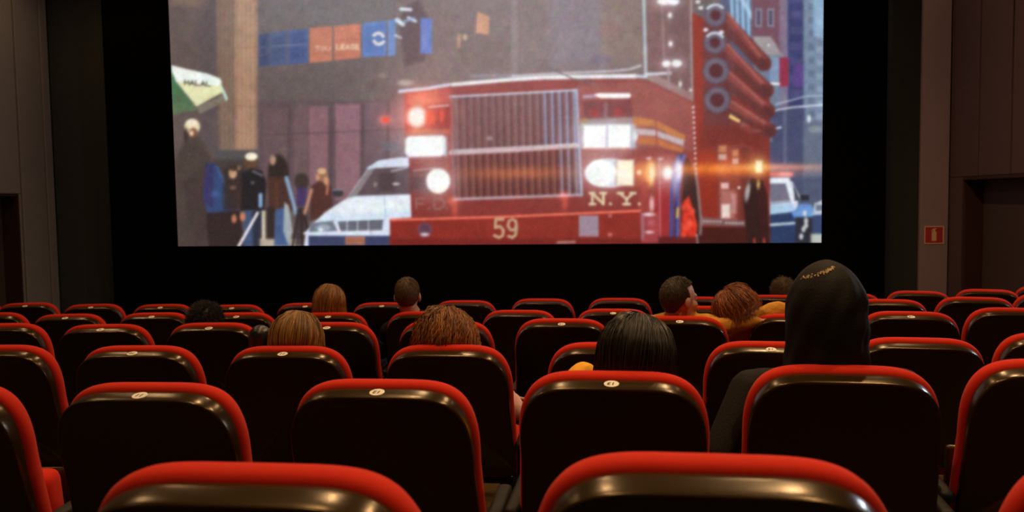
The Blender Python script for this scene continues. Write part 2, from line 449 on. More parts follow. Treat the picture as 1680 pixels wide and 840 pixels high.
line([(446, 76), (500, 73)], 3, (112, 122, 152), .6)
ring(618, 63, 8.5, 5, (232, 226, 215), .95, 1.2, 200, 350); ring(619, 64, 8.5, 5, (232, 226, 215), .95, 1.2, 20, 170)
ring(430, 84, 7, 3, (110, 95, 120), .5)
# umbrella
poly([(280, 112), (290, 134), (324, 180), (286, 188), (280, 188)], (62, 118, 78), 1, 1.5, col2=(96, 112, 84))
poly([(289, 134), (362, 136), (365, 151), (322, 175)], (226, 224, 178), 1, 1.5)
poly([(281, 107), (300, 112), (340, 121), (360, 129), (363, 135), (358, 141), (346, 140), (289, 134), (282, 118)], (238, 246, 240), 1, 1.4)
poly([(322, 175), (366, 156), (373, 165), (327, 187)], (128, 118, 104), .95, 1.6)
poly([(361, 138), (367, 148), (373, 162), (370, 166), (364, 152)], (192, 226, 206), 1, 1.4)
line([(318, 172), (362, 152)], 2, (200, 200, 150), .6)
text('HALAL', 303, 131.5, 6.2, 7, 2.6, 2.0, (58, 58, 48), .85, slope=0.07)
# pedestrians
poly([(286, 262), (300, 236), (318, 222), (334, 232), (346, 262), (348, 330), (344, 410), (286, 410)], (76, 64, 60), .95, 5)
poly([(300, 300), (340, 270), (345, 405), (315, 405)], (68, 56, 55), .8, 8)
ell(315, 208, 12.5, 13, (222, 206, 172), 1, 2); ell(314, 202, 8, 6, (240, 228, 205), .8, 2)
ell(317, 218, 7, 8, (120, 80, 62), .9, 2); ell(314, 219, 3.2, 4, (250, 215, 180), .95, 1.5); ell(305, 222, 4, 12, (58, 44, 40), .8, 2)
poly([(340, 268), (352, 268), (372, 300), (389, 342), (372, 350), (340, 352), (333, 320)], (54, 74, 116), .97, 2.5)
poly([(336, 268), (350, 268), (350, 345), (333, 330)], (58, 50, 92), .8, 4)
line([(356, 276), (385, 336)], 3, (78, 112, 172), .6, 2); tint(352, 318, 7, 5, (76, 108, 170), .6)
poly([(338, 350), (392, 345), (402, 405), (342, 408)], (50, 38, 38), .95, 3)
rect(366, 278, 398, 345, (58, 44, 42), .9, 5)
ell(381, 284, 6.5, 9, (196, 152, 118), 1, 2); ell(383, 276, 9, 5, (62, 46, 40), .9, 2); ell(391, 276, 3, 4, (170, 130, 100), .6, 2)
ell(381, 308, 5, 3, (150, 115, 95), .7, 2)
ell(410, 266, 11, 11, (96, 68, 52), 1, 2); ell(411, 257, 10, 6.5, (242, 234, 210), 1, 1.6)
poly([(396, 284), (412, 276), (428, 280), (436, 300), (432, 346), (394, 346)], (36, 33, 36), .97, 2.5)
line([(414, 281), (428, 288)], 3, (130, 135, 145), .8, 1.6); ell(413, 300, 3, 3, (120, 122, 130), .6, 1.5)
poly([(399, 346), (434, 346), (430, 406), (398, 406)], (66, 82, 118), .95, 2.5); poly([(412, 346), (432, 346), (430, 406), (414, 406)], (42, 42, 54), .85, 3)
line([(426, 320), (426, 338)], 6, (150, 190, 225), .9, 1.5)
ell(383, 359, 4, 7, (192, 120, 90), 1, 1.6); ell(397, 356, 4.5, 7, (200, 125, 92), 1, 1.6)
rect(428, 346, 437, 394, (214, 200, 178), .95, 2); rect(425, 392, 500, 410, (196, 180, 156), .9, 3)
line([(421, 350), (390, 405)], 4.4, (236, 236, 234), 1, 1.1)
ell(455, 284, 17, 30, (50, 40, 38), 1, 3); poly([(437, 290), (470, 290), (482, 342), (470, 350), (440, 350)], (72, 48, 42), .95, 3)
ell(446, 263, 5, 8, (182, 140, 118), .95, 2); line([(452, 300), (452, 345)], 6, (98, 60, 46), .6, 2)
rect(434, 340, 450, 392, (52, 40, 40), .9, 3)
poly([(450, 344), (468, 340), (474, 404), (448, 404)], (68, 92, 136), .95, 2.5)
poly([(465, 332), (472, 338), (478, 380), (472, 404), (463, 380)], (166, 176, 178), .95, 2); line([(468, 292), (484, 350)], 6, (138, 166, 202), .95, 1.6)
ell(493, 298, 12, 14, (62, 52, 50), 1, 3); rect(485, 308, 501, 338, (64, 50, 94), .9, 3)
poly([(486, 340), (504, 340), (502, 404), (482, 404)], (60, 52, 56), .85, 3)
for p in ([(488, 345), (478, 404)], [(492, 345), (494, 404)], [(495, 350), (508, 392)]): line(p, 3.5, (52, 38, 36), .95)
poly([(508, 306), (522, 296), (540, 304), (544, 340), (536, 358), (506, 362)], (80, 48, 44), .97, 2.5)
ell(526, 287, 9, 11, (150, 108, 80), 1, 2); ell(526, 281, 7, 5, (214, 178, 128), .95, 2); ell(533, 297, 4, 7, (206, 146, 108), .95, 1.6); ell(519, 291, 3.5, 5, (210, 150, 112), .9, 1.6)
line([(509, 312), (498, 350)], 5, (196, 138, 106), .9, 1.5); line([(536, 300), (534, 318)], 4, (190, 122, 92), .9, 1.5)
# light car at left
poly([(496, 410), (500, 380), (512, 366), (530, 350), (566, 326), (600, 278), (618, 264), (650, 259), (700, 258), (700, 410)], (212, 224, 242), 1, 1.6)
poly([(571, 322), (601, 280), (615, 275), (700, 272), (700, 318)], (92, 76, 82), 1, 1.8)
poly([(566, 326), (600, 279), (612, 277), (582, 322)], (140, 132, 134), .9, 1.8)
rect(618, 284, 645, 314, (70, 56, 62), .7, 3); ell(613, 303, 3, 4, (160, 140, 135), .7, 1.5); ell(647, 302, 6, 2.2, (215, 205, 205), .9, 1.2); line([(640, 281), (665, 275)], 3, (200, 200, 210), .7)
poly([(598, 276), (618, 264), (650, 259), (690, 258), (690, 272), (612, 276)], (212, 222, 240), 1, 1.4)
poly([(530, 350), (566, 327), (690, 320), (690, 345), (560, 352)], (232, 238, 244), .9, 4); line([(628, 322), (630, 360)], 1.6, (170, 184, 216), .8)
ell(552, 317, 9, 6.5, (60, 54, 60), 1, 1.6); line([(545, 312), (560, 311)], 2, (150, 155, 165), .8)
poly([(508, 366), (546, 362), (552, 380), (504, 384)], (112, 118, 132), 1, 1.8); ell(528, 374, 12, 6, (168, 180, 196), .8, 2); ell(524, 377, 4, 3, (232, 240, 246), .9, 1.5)
poly([(552, 364), (626, 361), (624, 379), (556, 381)], (66, 66, 78), 1, 1.4)
for y in (366.5, 371, 375.5): line([(553, y + 1), (626, y - 1)], 1.4, (196, 202, 214), .8)
for x in (567, 584, 602): line([(x, 362), (x, 380)], 1.8, (214, 218, 228), .85)
line([(546, 364), (556, 382)], 3.5, (222, 226, 236), .9); line([(498, 383), (640, 379)], 4, (222, 228, 240), .95)
rect(504, 387, 645, 410, (60, 66, 98), 1, 1.6); rect(564, 388, 596, 402, (168, 108, 86), 1, 1.4); line([(568, 395), (592, 395)], 3, (140, 84, 70), .8)
# buildings at the right
rect(1180, -80, 1365, 420, (78, 84, 112), 1, 4)
poly([(1185, -80), (1250, -80), (1245, 70), (1200, 60)], (140, 178, 210), 1, 3)
for x in range(1194, 1240, 9): line([(x, -20), (x + 2, 66)], 3, (62, 74, 96), .8, 1.2)
line([(1214, -5), (1240, 40)], 7, (170, 205, 232), .9, 2)
rect(1232, -80, 1286, 92, (112, 74, 88), 1, 2)
for y in (-50, 14):
    for x in (1238, 1258): rect(x, y, x + 11, y + 30, (140, 146, 164), .8, 1.2); rect(x + 2.5, y + 3, x + 8.5, y + 27, (72, 66, 84), .9, 1.2)
rect(1278, -80, 1296, 175, (132, 118, 142), .8, 3)
poly([(1234, 60), (1264, 60), (1284, 92), (1282, 98), (1240, 98)], (160, 156, 158), .9, 2.5)
rect(1236, 90, 1280, 180, (112, 126, 150), .9, 3); rect(1262, 95, 1278, 135, (132, 160, 192), .7, 2.5)
rect(1292, -80, 1318, 180, (56, 60, 104), 1, 3)
for y in range(-60, 170, 26): rect(1296, y, 1316, y + 12, (88, 84, 130), .5, 3)
rect(1302, 106, 1324, 142, (90, 64, 132), .9, 2)
rect(1318, -80, 1365, 410, (116, 134, 158), 1, 3)
for y in range(-60, 260, 22): rect(1326, y, 1336, y + 10, (86, 98, 122), .6, 2); rect(1340, y + 4, 1350, y + 14, (150, 170, 190), .6, 2)
rect(1334, -80, 1352, 60, (148, 186, 214), .7, 4)
rect(1278, 94, 1293, 142, (144, 46, 72), 1, 1.8)
rect(1250, 178, 1320, 280, (66, 72, 104), .95, 5); rect(1255, 200, 1266, 232, (126, 146, 176), .7, 3); rect(1284, 176, 1290, 270, (98, 104, 130), .7, 2)
rect(1318, 200, 1365, 300, (98, 106, 126), .9, 5); rect(1296, 290, 1365, 340, (72, 78, 104), .8, 6); ell(1338, 212, 12, 6, (150, 165, 170), .6, 3); ell(1327, 195, 3, 6, (225, 235, 240), .9, 1.5)
line([(1258, 185), (1276, 180), (1300, 176), (1352, 172)], 2.6, (222, 230, 236), .95); line([(1272, 171), (1296, 165), (1322, 158), (1352, 157)], 2, (190, 204, 220), .85)
line([(1264, 137), (1277, 138)], 4, (236, 240, 240), 1); line([(1266, 212), (1280, 209)], 3, (225, 230, 230), .95); ell(1247, 84, 3, 2, (240, 240, 240), .9); ell(1260, 74, 2, 2, (230, 235, 235), .9)
# police car at the right
poly([(1256, 292), (1294, 291), (1308, 330), (1312, 350), (1262, 354)], (226, 232, 242), 1, 1.6)
poly([(1260, 301), (1288, 301), (1297, 332), (1263, 336)], (112, 108, 128), 1, 1.6); line([(1264, 333), (1296, 330)], 3, (190, 200, 210), .7)
line([(1298, 299), (1313, 328)], 3, (214, 222, 234), 1); poly([(1301, 302), (1312, 328), (1303, 330)], (60, 62, 78), .9, 1.2)
poly([(1258, 336), (1300, 334), (1306, 348), (1262, 354)], (150, 190, 226), .7, 3)
poly([(1262, 352), (1306, 347), (1325, 358), (1325, 410), (1262, 410)], (42, 58, 94), 1, 2); line([(1262, 369), (1304, 366)], 4, (198, 216, 232), .95, 1.2)
rect(1254, 283, 1300, 290, (240, 110, 104), .9, 2); glow(1288, 286, 12, 4, (255, 130, 120), .8)
rect(1312, 320, 1327, 329, (42, 42, 52), 1, 1.5)
poly([(1298, 350), (1312, 334), (1330, 336), (1338, 352), (1330, 360), (1304, 360)], (104, 148, 206), 1, 2.2)
rect(1304, 356, 1336, 410, (42, 44, 54), 1, 2.5)
for p in ((1320, 350), (1322, 362), (1318, 376), (1314, 388), (1322, 370)): ell(p[0], p[1], 3.4, 5, (220, 220, 222), .85, 1.5)
poly([(1336, 334), (1360, 324), (1360, 350), (1334, 352)], (200, 212, 222), 1, 2); rect(1338, 336, 1360, 346, (84, 92, 112), .8, 2); rect(1332, 352, 1360, 384, (56, 70, 108), 1, 2); line([(1332, 352), (1352, 350)], 3, (180, 205, 226), .8); rect(1330, 384, 1360, 400, (190, 196, 190), .9, 2.5)
# fire engine: windscreen and cab
poly([(648, -80), (1058, -80), (1058, 128), (880, 130), (655, 150)], (108, 91, 90), 1, 3)
rect(700, -80, 1058, 120, (118, 100, 98), .6, 40); rect(900, -20, 990, 110, (118, 108, 122), .6, 16); rect(985, -20, 1050, 100, (126, 102, 94), .7, 12); rect(690, 20, 745, 120, (108, 88, 86), .6, 14); rect(745, 55, 830, 110, (98, 80, 77), .6, 14)
ell(1000, 50, 18, 14, (132, 96, 90), .5, 8); ell(985, 98, 14, 8, (92, 84, 108), .6, 5)
poly([(660, 12), (684, 0), (700, 30), (694, 100), (660, 110), (652, 40)], (74, 58, 62), .85, 5)
rect(687, 30, 706, 88, (84, 110, 188), .97, 2); rect(690, 40, 696, 80, (104, 126, 196), .6, 2)
poly([(780, 19), (800, 27), (799, 57), (778, 54)], (202, 142, 106), .97, 1.8); poly([(748, 54), (754, 56), (752, 78), (746, 79)], (172, 132, 100), .9, 2); ell(760, 61, 4, 5, (196, 168, 132), .9, 2)
rect(836, -60, 846, 125, (136, 120, 122), .6, 3)
for p, wd in (([(655, 15), (671, 16)], 5), ([(649, 33), (658, 40)], 7), ([(667, 29), (679, 35)], 4), ([(646, 58), (655, 62)], 2.5)): line(p, wd, (226, 234, 246), .95, 1.6)
line([(660, 36), (676, 30)], 4, (130, 160, 205), .8, 1.6); ell(662, 136, 12, 5, (190, 175, 168), .75, 3); ell(626, 124, 6, 4, (150, 132, 126), .6, 3)
# side window and pillar
poly([(1058, -80), (1135, -80), (1136, 168), (1060, 128)], (112, 80, 80), 1, 2)
rect(1066, -60, 1092, 110, (118, 82, 80), .7, 6); rect(1100, -40, 1124, 60, (104, 74, 76), .8, 5); poly([(1066, 118), (1134, 155), (1134, 168), (1060, 130)], (170, 142, 140), .7, 3)
line([(1052, -80), (1055, 40), (1057, 124)], 5, (176, 190, 196), .95, 1.5); line([(1083, -10), (1088, 110)], 3, (150, 128, 132), .7, 1.6); line([(1131, -80), (1133, 100), (1134, 166)], 4, (158, 138, 136), .9, 1.5)
line([(1058, 122), (1097, 120)], 4.5, (214, 222, 238), .95, 1.6); line([(1094, 112), (1096, 146)], 4, (160, 142, 144), .8, 1.6)
for x, y, rx, ry in ((1088, 2, 12, 6), (1103, 3, 9, 5), (1097, 25, 3, 4), (1098, 72, 3, 4), (1108, 104, 8, 6), (1091, 105, 7, 5), (1114, 138, 2, 4), (1131, 148, 2, 2)): ell(x, y, rx, ry, (246, 246, 248), .95, 1.8); glow(x, y, rx * 1.8, ry * 1.8, (160, 160, 170), .5)
# side of the body with hose rolls
poly([(1134, 20), (1150, 28), (1262, 150), (1262, 410), (1140, 410)], (120, 46, 40), 1, 2)
poly([(1134, 24), (1152, 32), (1168, 230), (1180, 390), (1142, 400)], (138, 44, 33), 1, 2.5)
rect(1152, 40, 1198, 210, (96, 50, 52), .8, 5)
for i, (x, y, ex, ey) in enumerate(((1182, 30, 1252, 104), (1182, 82, 1256, 148), (1186, 128, 1258, 182), (1190, 176, 1260, 214))):
    line([(x, y), (ex, ey)], 26, (96, 46, 46), 1, 2); line([(x + 6, y - 5), (ex - 2, ey - 8)], 12, (132, 62, 58), .95, 2); line([(x + 10, y - 9), (ex - 6, ey - 12)], 4, (172, 96, 90), .8, 2)
    ell(x + 16, y + 22, 3.5, 11, (120, 78, 84), .6, 2, rot=-.4); ell(x + 16, y + 22, 1.8, 8, (84, 40, 42), .8, 1.5, rot=-.4)
    ell(ex, ey, 6, 11, (88, 42, 44), .9, 2, rot=-.6)
for x, y, r in ((1172, 25, 17), (1171, 70, 17), (1173, 116, 20), (1175, 164, 20)):
    ell(x, y, r + 2, r + 2, (78, 62, 80), 1, 2); ring(x, y, r - 4, 8, (104, 92, 108), .9, 2.2); ell(x, y, r - 9, r - 9, (80, 36, 40), 1, 1.8)
ring(1172, 25, 17, 4, (214, 226, 236), .9, 1.5, 215, 320); ring(1171, 70, 16, 4, (220, 230, 238), .9, 1.5, 215, 330)
for x, y in ((1156, 49), (1182, 53), (1148, 13), (1143, 3)): ell(x, y, 4, 3, (240, 242, 246), .9, 1.6)
poly([(1196, 187), (1213, 197), (1212, 202), (1194, 193)], (248, 202, 122), 1, 1.3); poly([(1215, 200), (1238, 212), (1230, 220), (1212, 210)], (196, 130, 118), .7, 2); ell(1240, 215, 7, 3, (190, 186, 214), .8, 2)
rect(1148, 205, 1250, 245, (112, 42, 38), .8, 6)
rect(1176, 238, 1232, 372, (136, 62, 52), .9, 4)
for (x0, x1) in ((1177, 1190), (1200, 1210)): rect(x0, 239 + (x0 - 1177) * .3, x1, 250 + (x0 - 1177) * .3, (196, 128, 88), .9, 1.8); rect(x0, 253 + (x0 - 1177) * .3, x1, 262 + (x0 - 1177) * .3, (206, 170, 160), .9, 1.8)
rect(1212, 240, 1230, 372, (100, 44, 40), .8, 4); rect(1181, 300, 1194, 310, (226, 190, 182), .9, 2); rect(1180, 312, 1204, 358, (176, 112, 108), .8, 4); rect(1182, 335, 1196, 358, (232, 214, 206), .95, 2.5); rect(1199, 318, 1207, 350, (206, 150, 148), .7, 3); ell(1211, 308, 2.2, 2.2, (250, 240, 235), 1)
poly([(1148, 356), (1220, 362), (1222, 372), (1148, 370)], (120, 92, 92), .9, 2)
for i in range(6): ell(1153 + i * 5.4, 363 + i * .15, 1.5, 1.2, (232, 226, 224), .95, .8); ell(1190 + i * 5.4, 366 + i * .1, 1.7, 1.2, (232, 226, 224), .95, .8)
rect(1142, 372, 1262, 412, (66, 26, 24), .95, 4)
poly([(1218, 330), (1224, 300), (1234, 290), (1244, 300), (1252, 330), (1258, 410), (1226, 410)], (50, 28, 28), 1, 2); poly([(1240, 300), (1250, 294), (1258, 320), (1262, 410), (1250, 410)], (58, 28, 28), 1, 2)
ell(1225, 315, 4, 15, (176, 172, 170), .9, 2, rot=.15); ell(1243, 303, 2.5, 7, (206, 176, 110), .9, 1.6); line([(1236, 392), (1238, 410)], 3, (214, 70, 50), .9); line([(1252, 392), (1254, 410)], 3, (214, 70, 50), .9)
# front of the engine
poly([(660, 148), (740, 140), (830, 133), (960, 128), (1056, 130), (1136, 168), (1140, 260), (1122, 410), (640, 410), (637, 360), (672, 357), (668, 262), (662, 240)], (132, 52, 48), 1, 1.8)
poly([(945, 140), (1056, 132), (1136, 170), (1138, 250), (1050, 240), (950, 300)], (146, 74, 68), .9, 6); tint(1095, 170, 40, 22, (154, 84, 76), .6)
poly([(660, 150), (735, 142), (735, 175), (664, 180)], (176, 66, 58), .8, 5)
line([(653, 150), (700, 145), (735, 139)], 5, (206, 212, 234), .97, 1.3); line([(740, 139), (830, 131), (890, 127)], 6, (240, 242, 246), .97, 1.5); line([(895, 127), (950, 126), (1040, 125)], 6.5, (244, 244, 248), .97, 1.5); line([(1040, 125), (1058, 126)], 5, (200, 204, 216), .9)
line([(770, 125), (840, 124)], 5, (146, 138, 152), .7, 2); line([(838, 125), (900, 121), (1000, 117), (1030, 114), (1048, 108)], 3.4, (206, 204, 214), .85, 1.5)
line([(894, 110), (915, 119), (936, 129), (976, 138)], 2.6, (96, 84, 92), .95, .9)
# grilles
poly([(736, 158), (943, 148), (946, 238), (738, 248)], (112, 70, 70), 1, 1.8); poly([(739, 256), (948, 244), (950, 319), (742, 327)], (104, 58, 56), 1, 1.8)
N = 17
for i in range(N):
    t = (i + .6) / N; x = 739 + 205 * t
    col = (132, 142, 180) if i > 11 else (128, 94, 98) if i > 6 else (116, 84, 88)
    line([(x, 159 - 10 * t), (x + 2, 246 - 10 * t)], 5.2, col, .8, 1.6); line([(x + 3.6, 160 - 10 * t), (x + 5.6, 245 - 10 * t)], 3, (78, 46, 50), .75, 1.4)
    col = (146, 140, 166) if i > 13 else (134, 78, 72)
    line([(x + 3, 256 - 11 * t), (x + 5, 325 - 8 * t)], 5, col, .75, 1.6); line([(x + 6.6, 257 - 11 * t), (x + 8.6, 324 - 8 * t)], 3.4, (70, 34, 34), .8, 1.4)
line([(735, 159), (943, 148)], 3, (196, 204, 224), .95, 1.2); line([(737, 251), (840, 246), (946, 239)], 7, (208, 192, 196), .9, 1.8); line([(737, 247), (944, 236)], 2, (232, 226, 230), .7)
line([(742, 327), (950, 320)], 4, (192, 172, 182), .95, 1.5); line([(943, 148), (947, 238), (951, 320)], 4.5, (168, 178, 208), .9, 1.6); line([(737, 158), (742, 327)], 3, (150, 100, 102), .7, 1.6); ell(800, 227, 5, 3.5, (170, 150, 160), .7, 2)
# lamps left
rect(664, 172, 736, 214, (130, 36, 36), .8, 5); line([(700, 176), (733, 173)], 2.4, (206, 196, 210), .85); ell(722, 190, 4, 10, (226, 60, 46), .9, 2.5); rect(668, 212, 735, 220, (176, 84, 50), .8, 3)
glow(694, 162, 26, 16, (255, 70, 40), .9); glow(684, 192, 46, 40, (255, 60, 40), .45); glow(680, 192, 24, 22, (255, 80, 50), 1.0); ell(681, 192, 15, 16, (255, 246, 232), 1, 6); ell(703, 192, 9, 12, (240, 84, 56), .8, 5)
rect(664, 225, 730, 256, (180, 190, 210), .9, 3); poly([(662, 230), (668, 224), (724, 222), (727, 228), (726, 250), (720, 256), (668, 258), (662, 250)], (252, 253, 255), 1, 3); glow(694, 240, 42, 24, (190, 200, 215), .55)
rect(668, 278, 706, 318, (104, 58, 60), .9, 4); line([(676, 280), (710, 276)], 2, (190, 170, 180), .7); rect(672, 290, 698, 310, (74, 46, 54), .8, 4)
ell(716, 297, 19.5, 20.5, (255, 253, 250), 1, 2.6); glow(716, 297, 34, 32, (220, 205, 205), .5)
glow(629, 197, 10, 8, (255, 70, 50), .9); ell(630, 197, 6, 5, (246, 70, 56), .9, 2.5); rect(624, 232, 650, 250, (112, 112, 130), .5, 5)
# lamps right
poly([(953, 166), (1034, 163), (1036, 194), (955, 200)], (112, 52, 54), .95, 3); ell(972, 186, 8, 7, (156, 44, 44), .8, 2); ell(1012, 185, 8, 7, (156, 44, 44), .8, 2); rect(988, 168, 994, 196, (130, 96, 104), .8, 2)
line([(955, 159), (980, 157)], 5, (180, 170, 200), .8, 1.6); poly([(972, 155), (980, 153), (1030, 153), (1033, 157), (1030, 161), (982, 161)], (255, 252, 250), 1, 1.6)
poly([(946, 196), (1040, 192), (1042, 206), (948, 212)], (150, 132, 132), .85, 3); poly([(946, 196), (960, 194), (960, 206), (948, 208)], (168, 112, 70), .8, 2)
rect(950, 203, 1040, 244, (176, 180, 196), .9, 3); rect(955, 206, 991, 243, (255, 255, 255), 1, 2.2); rect(995, 205, 1031, 242, (255, 255, 255), 1, 2.2); glow(993, 224, 56, 26, (200, 205, 220), .5); ell(1040, 222, 4, 9, (226, 236, 246), .9, 2)
line([(955, 244), (1032, 243)], 2, (240, 150, 140), .8)
ell(996, 284, 40, 24, (214, 214, 226), .95, 2); rect(1006, 262, 1038, 305, (170, 150, 150), .9, 2)
ell(983, 284, 25, 22, (255, 255, 255), 1, 2.4); rect(1010, 263, 1036, 304, (255, 234, 200), 1, 2.6); glow(984, 284, 40, 30, (230, 215, 215), .6); ell(1022, 284, 10, 16, (255, 248, 226), .9, 4)
glow(1058, 284, 22, 20, (255, 110, 40), .9); ell(1065, 284, 8, 20, (255, 172, 88), 1, 3); ell(1067, 284, 4, 12, (255, 236, 190), .9, 2.5); ell(1046, 283, 4, 4, (255, 220, 180), .9, 2); ell(1062, 260, 4, 2, (240, 230, 230), .8, 1.4); ell(1081, 261, 4, 2, (225, 200, 205), .8, 1.4)
# stripes on the corner
poly([(1036, 191), (1072, 197), (1122, 222), (1120, 232), (1072, 208), (1036, 205)], (196, 118, 66), .95, 2); poly([(1038, 211), (1072, 213), (1120, 230), (1119, 240), (1072, 223), (1040, 221)], (196, 176, 182), .95, 2); poly([(1044, 224), (1072, 226), (1119, 243), (1117, 251), (1072, 237), (1046, 237)], (190, 106, 60), .95, 2)
line([(1073, 195), (1076, 240)], 3, (150, 70, 60), .7)
# corner, pole and flame-red cloth
rect(1046, 300, 1062, 346, (176, 72, 66), .6, 4); ell(1067, 335, 4, 12, (250, 190, 190), .9, 3); rect(1072, 290, 1098, 396, (158, 44, 48), .9, 3); line([(1079, 262), (1081, 390)], 2.4, (206, 140, 146), .7, 1.4)
poly([(1118, 268), (1126, 258), (1138, 280), (1146, 340), (1148, 398), (1116, 398)], (58, 34, 32), 1, 2.5)
poly([(1120, 330), (1128, 322), (1136, 346), (1142, 370), (1138, 404), (1114, 404)], (224, 58, 40), 1, 2.5)
for i in range(16): ell(1118 + 20 * random.random(), 336 + 60 * random.random(), 3 + 2 * random.random(), 5, (250, 92, 66) if i % 2 else (176, 40, 32), .6, 2.2)
line([(1141, 386), (1142, 400)], 3, (236, 226, 220), .9)
for pts, c, wd in (([(1112, 256), (1104, 275), (1100, 310), (1099, 390)], (62, 72, 140), 6), ([(1120, 256), (1113, 275), (1110, 310), (1109, 390)], (78, 92, 168), 6), ([(1116, 254), (1108, 290), (1105, 390)], (40, 44, 92), 3)): line(pts, wd, c, .95, 1.6)
line([(1110, 342), (1109, 356)], 4, (220, 180, 80), .9)
glow(1092, 284, 26, 24, (255, 200, 200), .7); ell(1093, 284, 8, 10, (255, 250, 250), 1, 4); ell(1111, 280, 6, 16, (236, 240, 255), .95, 4); ell(1106, 300, 3, 18, (190, 200, 250), .6, 4)
for i in range(14): ell(1135.5 + i * .35, 176 + i * 8.4, 1.9, 1.9, (240, 226, 220), .95, .9)
line([(1137, 270), (1142, 300), (1148, 360), (1147, 384)], 4, (150, 132, 132), .85, 1.5)
# lettering and bumper
text('F.D.', 680, 326, 16, 17, 4, 3, (158, 126, 122), .55)
text('N.Y.', 966, 317, 24, 18, 7.5, 4.2, (222, 206, 170), .97)
poly([(637, 362), (700, 361), (1045, 347), (1076, 350), (1078, 410), (637, 410)], (138, 45, 38), 1, 1.6); tint(900, 372, 130, 10, (142, 50, 40), .6)
line([(640, 361), (820, 356), (1048, 346)], 3.4, (246, 116, 94), 1.0, 1.0); rect(637, 392, 1140, 410, (112, 34, 32), .85, 4); line([(912, 398), (940, 397)], 4, (196, 160, 150), .7)
for x, y in ((741, 330), (922, 321)): glow(x, y, 9, 7, (255, 60, 40), .8); glow(x + 2, y + 14, 5, 10, (255, 70, 40), .5)
ell(694, 377, 12, 12, (112, 70, 84), 1, 1.8); ell(694, 375, 8, 8, (88, 58, 76), .9, 2); ell(694, 385, 7, 3, (214, 200, 214), .9, 1.6)
text('59', 808, 360, 15, 30, 7, 4.6, (198, 170, 136), .92)
rect(947, 354, 979, 388, (172, 152, 166), 1, 1.5)
for y in range(358, 388, 4): line([(948, y), (978, y - 1)], 1.5, (128, 100, 116), .85)
ell(998, 354, 3, 3, (206, 130, 130), .7, 1.5); ell(998, 385, 4, 3, (214, 120, 120), .8, 1.5)
poly([(1046, 348), (1078, 350), (1078, 398), (1050, 398)], (164, 66, 72), .9, 2); line([(1052, 352), (1052, 392)], 4, (150, 130, 140), .7, 1.5); ell(1062, 352, 9, 3, (240, 220, 222), .9, 1.8); ell(1063, 381, 7, 2.5, (236, 200, 204), .9, 1.5); ell(1066, 365, 6, 7, (190, 96, 106), .7, 3)
rect(1078, 388, 1142, 412, (84, 28, 28), .8, 4)
# flare
glow(1180, 278, 130, 9, (255, 96, 10), .75); glow(1270, 274, 90, 5, (255, 120, 60), .6); glow(1190, 272, 60, 22, (200, 60, 10), .4); glow(850, 284, 90, 10, (230, 90, 20), .45); glow(1243, 274, 14, 16, (255, 190, 90), .8); rect(1239, 264, 1249, 283, (255, 244, 205), 1, 2.4)
# uneven tone inside crowd, cars and street front
for i in range(420):
    x, y = RNG.uniform(285, 1350), RNG.uniform(-30, 400)
    if (640 < x < 1140 and y > 130) or (495 < x < 655 and 25 < y < 120): continue
    k = 1.0 + RNG.uniform(-.08, .08); w = win(x - 16, y - 16, x + 16, y + 16)
    if CV[w].size == 0: continue
    rx_, ry_ = RNG.uniform(2, 9), RNG.uniform(3, 13)
    g = np.exp(-(((GX[w] - x) / rx_) ** 2 + ((GY[w] - y) / ry_) ** 2))[..., None]
    CV[w] *= 1 + (k - 1) * g
# lens veil of the film itself
glow(860, 60, 300, 110, (70, 66, 68), .75); glow(900, 210, 330, 110, (58, 46, 46), .5); glow(690, 150, 80, 80, (90, 50, 46), .35); glow(480, 20, 170, 70, (40, 40, 44), .5); glow(860, -40, 400, 60, (70, 70, 74), .5)
def blur(A, s):
    r = int(3 * s + 1); k = np.exp(-np.arange(-r, r + 1) ** 2 / (2 * s * s)); k /= k.sum()
    for ax in (0, 1):
        P = np.pad(A, [(r, r) if i == ax else (0, 0) for i in range(3)], mode='edge')
        A = sum(k[i] * (P[i:i + A.shape[0]] if ax == 0 else P[:, i:i + A.shape[1]]) for i in range(2 * r + 1))
    return A
CV = blur(CV, 1.45)
low = blur(RNG.normal(0, 1, (CH, CW, 1)).astype(np.float32), 5); low /= low.std()
midn = blur(RNG.normal(0, 1, (CH, CW, 1)).astype(np.float32), 1.6); midn /= midn.std()
chroma = blur(RNG.normal(0, 1, (CH, CW, 3)).astype(np.float32), 3.0); chroma /= chroma.std()
CV *= 1 + 0.011 * chroma + 0.014 * low + 0.012 * midn
CV += RNG.normal(0, 0.012, CV.shape[:2] + (1,)).astype(np.float32)
CV = np.clip(CV, 0, 1)

NU, NV = 700, 300
quad_px = {(0, 0): (292.3, 404.3), (1, 0): (1347.3, 398.0), (0, 1): (275.0, -33.3), (1, 1): (1351.8, -69.0)}   # picture corners on the authoring canvas
def homography(src, dst):
    A = []; b = []
    for (x, y), (u, v) in zip(src, dst):
        A += [[x, y, 1, 0, 0, 0, -u * x, -u * y], [0, 0, 0, x, y, 1, -v * x, -v * y]]; b += [u, v]
    return np.append(np.linalg.solve(np.array(A), np.array(b)), 1).reshape(3, 3)
Hm = homography(list(quad_px), list(quad_px.values()))
U, V_ = np.meshgrid(np.linspace(0, 1, NU), np.linspace(0, 1, NV))
q = np.stack([U.ravel(), V_.ravel(), np.ones(U.size)]); q = Hm @ q
px = q[0] / q[2] - CX0 - .5; py = q[1] / q[2] - CY0 - .5
ix = np.clip(px.astype(int), 0, CW - 2); iy = np.clip(py.astype(int), 0, CH - 2)
tx = np.clip(px - ix, 0, 1)[:, None]; ty = np.clip(py - iy, 0, 1)[:, None]
